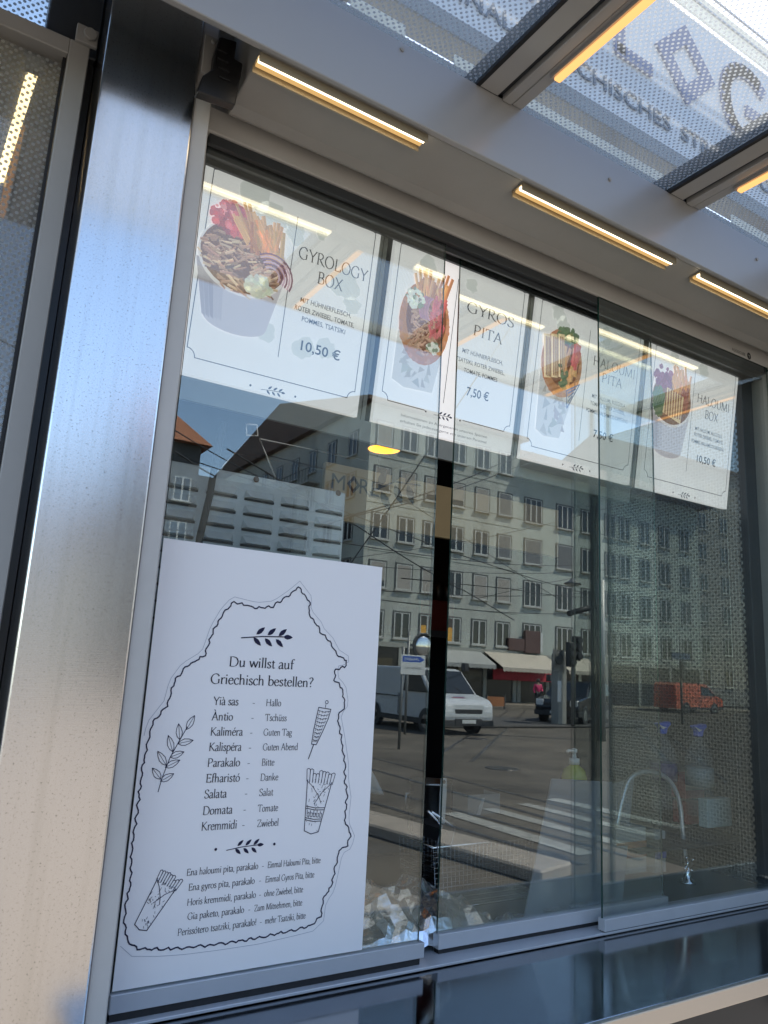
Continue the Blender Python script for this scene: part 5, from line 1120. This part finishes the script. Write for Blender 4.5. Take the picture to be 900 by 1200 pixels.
tb = {0: ['three', 'three', 'two', 'two', 'two', 'two', 'two', 'two'], 1: ['three', 'three', 'two', 'two', 'two', 'two', 'two', 'two'], 2: ['greyblind', 'greyblind', 'two', 'two', 'two', 'two', 'two', 'two'], 3: ['three', 'three', 'two', 'two', 'two', 'two', 'two', 'two']}
for r in range(4):
    for c, x in enumerate((35.95, 39.0, 41.3, 43.7, 45.3, 47.6, 49.9, 52.4)): add_window(bB, tb[r][c], 1.55 if c < 2 else 1.15, 1.7, (x, YF - .15, 4.27 + 2.94 * r))
boxo('shopfront', m_shop, bB, 34.7, 54.0, YF - .15, YF - .11, -.05, 2.8)
b = MB(); b.box(34.6, 54.1, YF - .15, YF - .03, 2.81, 3.15)
for x in (34.62, 37.2, 40.3, 43, 46.5, 50, 53.7): b.box(x, x + .3, YF - .15, YF - .05, -.06, 2.805)
b.build('shop_surround', mat('shop_surround', (.33, .33, .29), .8), bB)
t = thing('tiled_house', 'house with an orange tiled hip roof, mirrored at the top of the left pane', 'house', (11, -52, 0))
b = MB(); b.box(10.6, 14.6, -58, -46.8, -.1, 15.6); b.box(14.61, 21.8, -57, -47.5, -.1, 13.8); b.build('wall', mat('dark_render', (.085, .083, .08), .9, var=.15, scale=.5), t)  # wall darkened and widened so it and the sky mirror only faintly
b = MB(); b.add([(10.2, -46.2, 15.6), (15.2, -46.2, 15.6), (15.2, -58.6, 15.6), (10.2, -58.6, 15.6), (11.8, -50, 19.3), (12.2, -50, 19.3)], [(0, 1, 5, 4), (1, 2, 5), (2, 3, 4, 5), (3, 0, 4), (0, 3, 2, 1)]); b.build('roof', m_orange, t)
for r in range(4):
    for c in range(2): add_window(t, 'two', 1.1, 1.6, (11.6 + c * 2.0, -46.8, 3.5 + 3 * r))
t = thing('town_house', 'low cream town house far across the street, mirrored softly in the steel column', 'house', (-6, -48, 0))
b = MB(); b.box(-22, 9.0, -58, -46, -.1, 9.0); b.build('wall', mat('cream_render', (.27, .265, .24), .9, var=.1, scale=.4), t)
b = MB(); b.prism([(-58.4, 9.0), (-45.5, 9.0), (-45.5, 9.15), (-52, 12.3), (-58.4, 9.15)], -22.4, 9.3, 'x'); b.build('roof', m_roof, t)
for r in range(3):
    for c in range(9): add_window(t, 'two', 1.1, 1.5, (-20 + c * 3.0, -46, 1.9 + 2.8 * r))
t = thing('corner_house', 'dull grey corner house beyond the green block, mirrored at the far right', 'house', (70, -50, 0))
b = MB(); b.box(58, 92, -60, -44, -.1, 23.0); b.build('wall', m_fac3, t)
b = MB(); b.prism([(-60.5, 23), (-43.4, 23), (-43.4, 23.2), (-52, 27), (-60.5, 23.2)], 57.5, 92.5, 'x'); b.build('roof', m_roof, t)
for r in range(7):
    for c in range(9): add_window(t, 'two', 1.2, 1.6, (60.5 + c * 3.4, -44, 2.4 + 3.0 * r))

# awnings
def awning(x0, x1, z, out, drop, m, label):
    t = thing('shop_awning', label, 'awning', ((x0 + x1) / 2, YF + .1, z)); y = YF + .1; b = MB()
    b.add([(x0, y, z), (x1, y, z), (x1, y + out, z - drop), (x0, y + out, z - drop), (x0, y, z - .03), (x1, y, z - .03), (x1, y + out, z - drop - .03), (x0, y + out, z - drop - .03)], [(0, 1, 2, 3), (7, 6, 5, 4), (0, 4, 5, 1), (1, 5, 6, 2), (3, 2, 6, 7), (0, 3, 7, 4)])
    b.build('cloth', m, t); b = MB(); n = int((x1 - x0) / .3)
    for k in range(n): a = x0 + (x1 - x0) * k / n; c = x0 + (x1 - x0) * (k + 1) / n; b.prism([(a, z - drop), (c, z - drop), (c, z - drop - .2), ((a + c) / 2, z - drop - .28), (a, z - drop - .2)], y + out, y + out + .01, 'y')
    b.build('valance', m, t)
m_aw = mat('cream_awning', (.48, .42, .34), .8, var=.1); m_aw2 = mat('grey_awning', (.33, .33, .31), .8, var=.1)
awning(27.3, 31.3, 3.05, 1.6, .8, m_aw2, 'grey shop awning behind the van'); awning(31.6, 37.0, 3.1, 1.9, .95, m_aw, 'long cream shop awning with scalloped edge'); awning(37.6, 41.0, 3.1, 1.6, .9, m_aw, 'short cream awning right of the long one')
t = thing('red_banner', 'red cloth hanging under the long cream awning', 'banner', (35, YF + .5, 1.4)); boxo('cloth', mat('red_cloth', (.42, .03, .05), .8, var=.2), t, 32.0, 37.4, YF + .55, YF + .58, 1.35, 2.05)
t = thing('shop_board', 'orange brown board standing on the far pavement', 'board', tuple(mir(578, 828, 33))); q = mir(571, 814, 33); q2 = mir(591, 832, 33)
boxo('panel', mat('orange_board', (.33, .13, .05), .7, var=.15), t, q.x, q2.x, q.y, q.y + .06, -.05, q.z - .1)
b = MB(); b.box(q.x - .05, q.x, q.y - .02, q.y + .08, -.2, q.z); b.box(q2.x, q2.x + .05, q.y - .02, q.y + .08, -.2, q.z); b.build('leg', m_wd, t)

# vehicles
m_tyre = mat('tyre', (.012, .012, .012), .85); m_rim = mat('wheel_rim', (.35, .35, .36), .35, .8); m_vg = mat('car_glass', (.012, .016, .018), .05, spec=.7); m_bump = mat('bumper_plastic', (.03, .03, .032), .6)
m_lampw = mat('headlamp', (.75, .76, .76), .08, spec=.8); m_plate = mat('number_plate', (.60, .60, .58), .4); m_tail = mat('tail_lamp', (.35, .01, .01), .15)
def vehicle(name, label, cat, loc, rz, L, Wd, prof, win_side, screen, wheels, m_body, marks=None, rear=None):
    t = thing(name, label, cat, loc, None, True, rz); w2 = Wd / 2
    # body: side profile lofted across, with tumblehome above the belt
    belt = 1.0; top = max(p[1] for p in prof); b = MB(); n = len(prof)
    def half(z): return w2 * (1 - .13 * max(0, (z - belt) / (top - belt)) ** 1.3) if z > .55 else w2 * (.96 + .04 * z / .55)
    cols = []
    for f in (-1, -.93, .93, 1):
        ins = .06 if abs(f) == 1 else 0
        cols.append([(p[0] * (1 - ins / L * 1.2) if ins else p[0], f * half(p[1]), p[1] - (ins * .5 if p[1] > top * .55 and ins else 0)) for p in prof])
    vs = sum(cols, []); fs = [tuple(range(n))[::-1], tuple(range(3 * n, 4 * n))]
    for c in range(3):
        for i in range(n): fs.append((c * n + i, c * n + (i + 1) % n, (c + 1) * n + (i + 1) % n, (c + 1) * n + i))
    b.smooth = False; b.add(vs, fs); o = b.build('body', m_body, t, bevel=.02)
    for sgn in (-1, 1):
        for pts in win_side:
            b = MB(); q = [(x, sgn * (half(z) + .004), z) for x, z in pts]; q2_ = [(x, sgn * (half(z) - .03), z) for x, z in pts]; m_ = len(pts)
            b.add(q + q2_, [tuple(range(m_)), tuple(range(2 * m_ - 1, m_ - 1, -1))] + [(i, (i + 1) % m_, m_ + (i + 1) % m_, m_ + i) for i in range(m_)]); b.build('side_window', m_vg, t)
        for wx, wr in wheels:
            b = MB(); b.lathe([(wr * .62, -.11), (wr * .97, -.1), (wr, -.07), (wr, .07), (wr * .97, .1), (wr * .62, .11)], (wx, sgn * (w2 - .1), wr), 24, 'y'); wh = b.build('wheel', m_tyre, t)
            b = MB(); b.lathe([(.001, .085 * sgn), (wr * .2, .09 * sgn), (wr * .5, .07 * sgn), (wr * .63, .112 * sgn)], (wx, sgn * (w2 - .1), wr), 16, 'y'); r_ = b.build('rim', m_rim, t); r_.parent = wh
            b = MB(); b.lathe([(wr * 1.18, 0), (wr * 1.02, .004 * sgn)], (wx, sgn * (w2 + .003), wr), 24, 'y'); b.build('wheel_arch', m_bump, t)
        b = MB(); b.prism([(L / 2 - .42, .50), (L / 2 + .02, .46), (L / 2 + .03, .28), (L / 2 - .42, .28)], sgn * w2 * .55, sgn * (w2 + .012), 'y'); b.build('front_bumper', m_bump, t, bevel=.015)
        b = MB(); b.box(-L / 2 + .7, L / 2 - .75, sgn * (w2 - .02), sgn * (w2 + .012), .26, .42) if sgn > 0 else b.box(-L / 2 + .7, L / 2 - .75, -(w2 + .012), -(w2 - .02), .26, .42); b.build('sill_strip', m_bump, t)
        b = MB(); b.cbox(screen[1][0] - .25, screen[1][0] - .05, *sorted((sgn * (w2 + .02), sgn * (w2 + .22))), screen[1][1] + .02, screen[1][1] + .30, .03); b.build('wing_mirror', m_bump, t)
    (ax, az), (bx, bz) = screen
    b = MB(); ha, hb_ = half(az) * .88, half(bz) * .90; dx, dz = bx - ax, bz - az; l = math.hypot(dx, dz); nx, nz = -dz / l * .012 * -1, dx / l * .012 * -1
    nx, nz = abs(dz) / l * .014, abs(dx) / l * .014
    vs = [(ax + nx, -ha, az + nz), (ax + nx, ha, az + nz), (bx + nx, hb_, bz + nz), (bx + nx, -hb_, bz + nz)]; b.add(vs + [(v[0] - .03, v[1], v[2] - .03) for v in vs], [(0, 1, 2, 3), (7, 6, 5, 4), (0, 4, 5, 1), (1, 5, 6, 2), (2, 6, 7, 3), (3, 7, 4, 0)]); b.build('windscreen', m_vg, t)
    fr = L / 2
    b = MB()
    for sgn in (-1, 1):                      # door gaps, handles and the sliding door rail
        for x in ((-.05, .02) if top > 1.8 else (-.62, .4)): b.box(x - .008, x + .008, *sorted((sgn * (w2 - .01), sgn * (w2 + .003))), .45, 1.12)
        b.box(-L / 2 + .25, -.1, *sorted((sgn * (w2 - .01), sgn * (w2 + .004))), 1.0, 1.03); b.box(.08, .22, *sorted((sgn * (w2 - .01), sgn * (w2 + .02))), .96, 1.0)
    b.build('door_trim', m_bump, t)
    b = MB()
    for y_ in (-.35, .25): b.tube([(ax + .03, y_, az + .03), ((ax + bx) / 2 + .06, y_ + .3, (az + bz) / 2 - .05)], .008, 5)
    b.build('wiper', m_bump, t)
    for sgn in (-1, 1):
        b = MB(); b.cbox(fr - .16, fr + .012, *sorted((sgn * w2 * .60, sgn * w2 * .95)), .66, .90, .03); b.build('headlight', m_lampw, t)
    b = MB(); b.cbox(fr - .06, fr + .015, -w2 * .56, w2 * .56, .62, .78, .02); b.build('grille', m_bump, t)
    b = MB(); b.cbox(fr - .1, fr + .03, -w2 * .55, w2 * .55, .28, .50, .02); b.build('bumper_middle', m_bump, t)
    b = MB(); b.box(fr + .0305, fr + .038, -.26, .26, .36, .47); b.build('number_plate', m_plate, t)
    for sgn in (-1, 1):
        b = MB(); b.cbox(-fr - .012, -fr + .08, *sorted((sgn * w2 * .82, sgn * w2 * .96)), .75, 1.15, .02); b.build('tail_light', m_tail, t)
    if marks: marks(t, fr, w2)
    return t
van_prof = [(-2.5, .28), (2.46, .28), (2.52, .55), (2.50, .92), (2.32, 1.06), (1.72, 1.20), (1.02, 1.88), (.75, 1.96), (-2.38, 1.97), (-2.5, 1.85)]
m_silver = mat('van_white_paint', (.50, .51, .52), .3, spec=.5, coat=.4, var=.03)
def vanmarks(t, fr, w2):
    a = Art()
    for k, (c, wd) in enumerate(((srgb(150, 40, 50), .52), (srgb(40, 60, 130), .4))):
        a.poly([(-.3, .02 + k * .09), (-.3 + wd, .02 + k * .09), (-.3 + wd, .08 + k * .09), (-.3, .08 + k * .09)], c, 0)
    ex = Vector((0, 1, 0)); ey = Vector((-.6, 0, .14)).normalized(); nn = Vector((.14, 0, .6)).normalized()
    a.build('bonnet_lettering', colattr('bonnet_print'), t, (2.22, .2, 1.0845), ex, ey, nn, base=.004)
vehicle('delivery_van', 'pale delivery van with dark windscreen driving up the tram street', 'van', (14.75, -19.9, -.2), math.pi / 2, 5.0, 1.92, van_prof,
        [[(.95, 1.20), (1.58, 1.20), (1.02, 1.74), (.2, 1.78), (.2, 1.20)]], ((1.72, 1.2), (1.02, 1.88)), ((1.55, .34), (-1.5, .34)), m_silver, vanmarks)
suv_prof = [(-2.2, .3), (2.15, .3), (2.22, .6), (2.15, .92), (1.1, 1.06), (.45, 1.58), (.2, 1.66), (-1.75, 1.66), (-2.1, 1.2), (-2.2, .9)]
vehicle('parked_car', 'black estate car standing at the far crossing', 'car', (24.2, -22.2, -.1), 2.7, 4.4, 1.82, suv_prof, [[(-1.7, 1.1), (1.0, 1.08), (.42, 1.5), (-1.6, 1.52)]], ((1.1, 1.06), (.45, 1.58)), ((1.4, .33), (-1.35, .33)), mat('black_paint', (.012, .013, .016), .2, coat=.5))
vehicle('service_van', 'bright orange service van parked at the far kerb, seen through the dotted screen', 'van', (46.2, -33.0, -.2), 0.0, 4.9, 1.9, van_prof, [[(.95, 1.20), (1.58, 1.20), (1.02, 1.74), (.2, 1.78), (.2, 1.20)]], ((1.72, 1.2), (1.02, 1.88)), ((1.55, .34), (-1.5, .34)), mat('orange_paint', (.75, .10, .02), .3, coat=.4))

# street furniture
for k, (u, v, lb) in enumerate(((590, 901, 'round iron manhole cover in the road beyond the crossing'), (560, 866, 'round iron manhole cover farther up the road near the van'), (634, 1006, 'iron cover in the pale strip beside the crossing'))):
    r_ = ray(u, v); q = mir(u, v, -1.85 / (r_.z / r_.y)); t = thing('manhole_cover', lb, 'manhole cover', (q.x, q.y, -.195))
    b = MB(); b.lathe([(.34, -.01), (.34, .004), (.30, .004)], (q.x, q.y, -.195), 24); b.build('rim', m_rail, t); b = MB(); b.lathe([(.29, -.01), (.29, .003)], (q.x, q.y, -.195), 24); b.build('lid', mat('cover_iron', (.035, .03, .028), .6, .4), t)
m_pole = mat('pole_grey', (.22, .22, .21), .5, .4); m_signb = mat('sign_blue_field', (.02, .10, .42), .45); m_signw = mat('sign_white_field', (.62, .62, .60), .5)
q = mir(484, 776, 15.5); t = thing('direction_sign', 'blue arrow sign on a thin pole in front of the van', 'sign', (q.x - .28, q.y - .03, -.2))
b = MB(); b.tube([(q.x - .28, q.y - .03, -.2), (q.x - .28, q.y - .03, q.z + .35)], .035, 10); b.build('pole', m_pole, t)
b = MB(); b.box(q.x - .36, q.x + .36, q.y, q.y + .015, q.z - .30, q.z + .17); b.build('plate', m_signw, t, bevel=.004)
a = Art(); a.poly([(-.32, .0), (.2, .0), (.33, .07), (.2, .14), (-.32, .14)], (.02, .09, .40), 1); put(a, sans('EINBAHN', .07, width=.42, bold=.01), -.26, .035, (.62, .62, .6), 2)
put(a, sans('AUSG. RADFAHRER', .055, width=.5), -.25, -.17, (.03, .03, .03), 2)
a.build('lettering', colattr('sign_print'), t, (q.x, q.y + .015, q.z), (1, 0, 0), (0, 0, 1), (0, 1, 0))
q = mir(496, 757, 19); t = thing('traffic_mirror', 'round traffic mirror on a bracket above the blue arrow sign', 'mirror', (q.x - .5, q.y, -.2))
b = MB(); b.tube([(q.x - .5, q.y - .05, -.2), (q.x - .5, q.y - .05, q.z + .4)], .04, 10); b.tube([(q.x - .5, q.y - .05, q.z), (q.x - .1, q.y - .05, q.z)], .03, 8); b.build('pole', m_pole, t)
b = MB(); b.lathe([(.36, -.03), (.40, .0), (.40, .03), (.35, .04), (.34, .02)], q, 28, 'y'); b.build('rim', mat('mirror_rim', (.06, .06, .06), .5), t)
b = MB(); b.lathe([(.345, .018), (.24, .045), (.12, .06), (.001, .065)], q, 28, 'y'); b.build('mirror_face', m_chrome, t)
def traffic_light(u, v, D, label, h=3.2):
    q = mir(u, v, D); t = thing('traffic_light', label, 'traffic light', (q.x, q.y, -.1)); zt = h
    b = MB(); b.tube([(q.x, q.y, -.1), (q.x, q.y, zt)], .09, 12); b.build('pole', m_pole, t)
    for k, (dx, dz) in enumerate(((.0, 0), (-.34, -.25))):
        b = MB(); b.cbox(q.x + dx - .15, q.x + dx + .15, q.y + .06, q.y + .26, zt - .95 + dz, zt + dz, .03); hd = b.build('signal_head', m_bump, t)
        for j, c in enumerate(((.12, .01, .01), (.10, .06, .01), (.01, .09, .04))):
            z = zt - .16 - j * .31 + dz; b = MB(); b.lathe([(.11, .262), (.09, .275), (.001, .28)], (q.x + dx, q.y, z), 16, 'y'); ln = b.build('lens', mat('lens_%s' % 'red amber green'.split()[j], c, .2), t); ln.parent = hd; ln.matrix_parent_inverse = hd.matrix_parent_inverse.inverted() @ Matrix.Translation(-Vector(t.location)) if False else Matrix.Identity(4)
            b = MB(); b.lathe([(.12, .262), (.125, .40)], (q.x + dx, q.y, z), 16, 'y'); vs_ = b.build('visor', m_bump, t); vs_.parent = hd; vs_.matrix_parent_inverse = Matrix.Identity(4)
    return t
traffic_light(673, 840, 21.5, 'dark traffic light with two heads at the far crossing', 3.3)
q = mir(656, 845, 22.0); t = thing('notice_pillar', 'pale grey pillar with a round sign beside the traffic light', 'pillar', (q.x, q.y, -.1))
b = MB(); b.cbox(q.x - .22, q.x + .22, q.y - .2, q.y + .2, -.1, 2.6, .02); b.build('shaft', mat('pillar_grey', (.30, .30, .27), .7, var=.1), t)
b = MB(); b.box(q.x - .28, q.x - .1, q.y + .2, q.y + .23, .75, 1.55); b.build('notice', mat('notice_white', (.75, .75, .72), .5), t)
b = MB(); b.box(q.x - .55, q.x + .1, q.y + .21, q.y + .225, 1.9, 2.75); b.build('sign_plate', m_pole, t); b = MB(); b.lathe([(.001, .24), (.2, .24), (.24, .23)], (q.x - .22, q.y, 2.4), 20, 'y'); b.build('round_sign', m_wd, t)
q = mir(650, 780, 30); t = thing('shop_sign', 'dark box sign above the awning at the junction of the two blocks', 'sign', (36.2, YF + .2, 3.4))
b = MB(); b.cbox(33.6, 35.0, YF + .02, YF + .2, 3.3, 4.1, .02); b.cbox(35.05, 36.4, YF + .02, YF + .22, 3.2, 4.7, .02); b.build('box', mat('brown_sign', (.10, .05, .04), .5), t)
b = MB(); b.box(36.42, 36.62, YF + .02, YF + .22, 3.3, 4.6); b.build('lit_edge', m_signw, t)
# street name plate over the orange van
q = mir(797, 769, 24); t = thing('name_plate_sign', 'long blue plate sign on a post, seen through the dotted screen', 'sign', (q.x, q.y, -.2))
b = MB(); b.tube([(q.x + .05, q.y - .05, -.2), (q.x + .05, q.y - .05, q.z + .9)], .06, 10); b.build('pole', m_pole, t); b = MB(); b.box(q.x - .7, q.x + .7, q.y, q.y + .03, q.z - .16, q.z + .16); b.build('plate', mat('plate_blue', (.03, .07, .16), .5), t)
b = MB(); b.cbox(q.x - .14, q.x + .14, q.y + .0, q.y + .18, q.z - 1.1, q.z - .25, .03); b.build('signal_box', m_bump, t)
# overhead wires and the lamp hung from them
m_w = mat('wire_black', (.012, .012, .013), .6)
for (u0, v0, D0, u1, v1, D1, r) in ((418, 602, 20, 582, 545, 26, .024), (418, 604, 20, 600, 549, 26, .018), (425, 640, 16, 508, 518, 16, .016), (424, 620, 18, 545, 692, 22, .018), (400, 636, 17, 705, 660, 30, .014), (400, 598, 22, 705, 700, 24, .016),
                               (425, 652, 24, 700, 598, 30, .014), (420, 662, 22, 705, 668, 28, .014), (420, 690, 18, 705, 693, 24, .014), (425, 700, 18, 700, 718, 24, .014), (425, 560, 30, 700, 625, 34, .016), (560, 640, 28, 700, 728, 24, .014), (600, 690, 20, 705, 700, 22, .016), (640, 683, 26, 705, 668, 28, .012), (215, 535, 14, 262, 562, 17, .016), (195, 498, 14, 345, 575, 22, .012)):
    p0, p1 = mir(u0, v0, D0), mir(u1, v1, D1); n = 12; sag = (p1 - p0).length * .012
    pts = [p0.lerp(p1, k / n) - Vector((0, 0, sag * 4 * (k / n) * (1 - k / n))) for k in range(n + 1)]
    d = (p1 - p0).normalized(); pts = [pts[0] - d * 6] + pts + [pts[-1] + d * 6]
    b = MB(); b.tube(pts, r, 6); o = b.build('overhead_wire', m_w, None); tag(o, 'thin black tram wire strung above the street', 'wire', 'overhead wires above the street')
q = mir(672, 684, 25); t = thing('hanging_street_lamp', 'small street lamp hanging from a wire across the street', 'street lamp', tuple(q))
b = MB(); b.lathe([(.05, .25), (.12, .2), (.2, .12), (.42, .0), (.40, -.03)], q, 18); b.build('lamp_shade', m_pole, t); b = MB(); b.lathe([(.36, -.02), (.25, -.10), (.001, -.13)], q, 18); b.build('lamp_glass', m_signw, t); b = MB(); b.tube([q + Vector((0, 0, .2)), q + Vector((0, 0, .6))], .02, 6); b.build('hanger', m_w, t)
q0, q1 = mir(668, 719, 17), mir(696, 711, 17); t = thing('bracket_arm', 'thick dark bracket arm reaching into the street under the wires', 'bracket', tuple(q0))
b = MB(); b.tube([q0, q1 + (q1 - q0) * .3], .09, 10); b.build('arm', m_w, t); e = q1 + (q1 - q0) * .3
b = MB(); b.tube([(e.x, e.y, -.2), (e.x, e.y, e.z + .8)], .11, 12); b.build('mast', m_pole, t)

# person in a pink top on the far pavement
def skinned(name, pts, edges, rad, m, parent, root=0, sub=2):
    me = bpy.data.meshes.new(name); me.from_pydata(pts, edges, []); o = bpy.data.objects.new(name, me); COL.objects.link(o)
    sk = o.modifiers.new('skin', 'SKIN'); sk.use_smooth_shade = True; ss = o.modifiers.new('sub', 'SUBSURF'); ss.levels = sub; ss.render_levels = sub
    for i, r in enumerate(rad): me.skin_vertices[0].data[i].radius = (r, r) if not isinstance(r, tuple) else r
    me.skin_vertices[0].data[root].use_root = True
    dg = bpy.context.evaluated_depsgraph_get(); dg.update(); nm = bpy.data.meshes.new_from_object(o.evaluated_get(dg)); bpy.data.objects.remove(o)
    nm.materials.clear(); nm.materials.append(m)
    for p in nm.polygons: p.use_smooth = True
    o2 = bpy.data.objects.new(name, nm); COL.objects.link(o2); o2.parent = parent; return o2
q = mir(631, 832, 33.5)
per = thing('person', 'person in a bright pink top and dark trousers walking on the far pavement', 'person', (q.x, q.y, -.2), None, True, .3)
m_skin = mat('skin', (.45, .26, .18), .5); m_pink = mat('pink_top', (.72, .05, .16), .8); m_trou = mat('dark_trousers', (.02, .022, .03), .8); m_hair = mat('dark_hair', (.02, .014, .01), .6)
J = [(0, 0, .95), (0, 0, 1.15), (0, 0, 1.38), (0, .01, 1.48), (0, .03, 1.56), (0, .035, 1.65), (-.10, 0, .90), (-.11, .10, .50), (-.11, .16, .08), (-.11, .26, .04), (.10, 0, .90), (.11, -.06, .50), (.11, -.26, .12), (.11, -.17, .05), (-.18, 0, 1.40), (-.24, -.06, 1.13), (-.24, .06, .92), (.18, 0, 1.40), (.25, .0, 1.13), (.20, .18, 1.05)]
E_ = [(0, 1), (1, 2), (2, 3), (3, 4), (4, 5), (0, 6), (6, 7), (7, 8), (8, 9), (0, 10), (10, 11), (11, 12), (12, 13), (2, 14), (14, 15), (15, 16), (2, 17), (17, 18), (18, 19)]
skinned('body', J, E_, [.12, .11, .11, .05, .075, .085, .08, .055, .038, .035, .08, .055, .038, .035, .05, .04, .028, .05, .04, .028], m_skin, per)
skinned('top', [J[i] for i in (0, 1, 2, 14, 15, 16, 17, 18, 19)], [(0, 1), (1, 2), (2, 3), (3, 4), (4, 5), (2, 6), (6, 7), (7, 8)], [.145, .135, .135, .075, .06, .045, .075, .06, .045], m_pink, per)
skinned('trousers', [J[i] for i in (0, 6, 7, 8, 10, 11, 12)], [(0, 1), (1, 2), (2, 3), (0, 4), (4, 5), (5, 6)], [.14, .105, .075, .06, .105, .075, .06], m_trou, per)
b = MB(); b.lathe([(.0, 1.76), (.06, 1.75), (.098, 1.70), (.104, 1.64), (.09, 1.57), (.05, 1.55)], (0, .015, 0), 16); o = b.build('hair', m_hair, None); o.parent = per
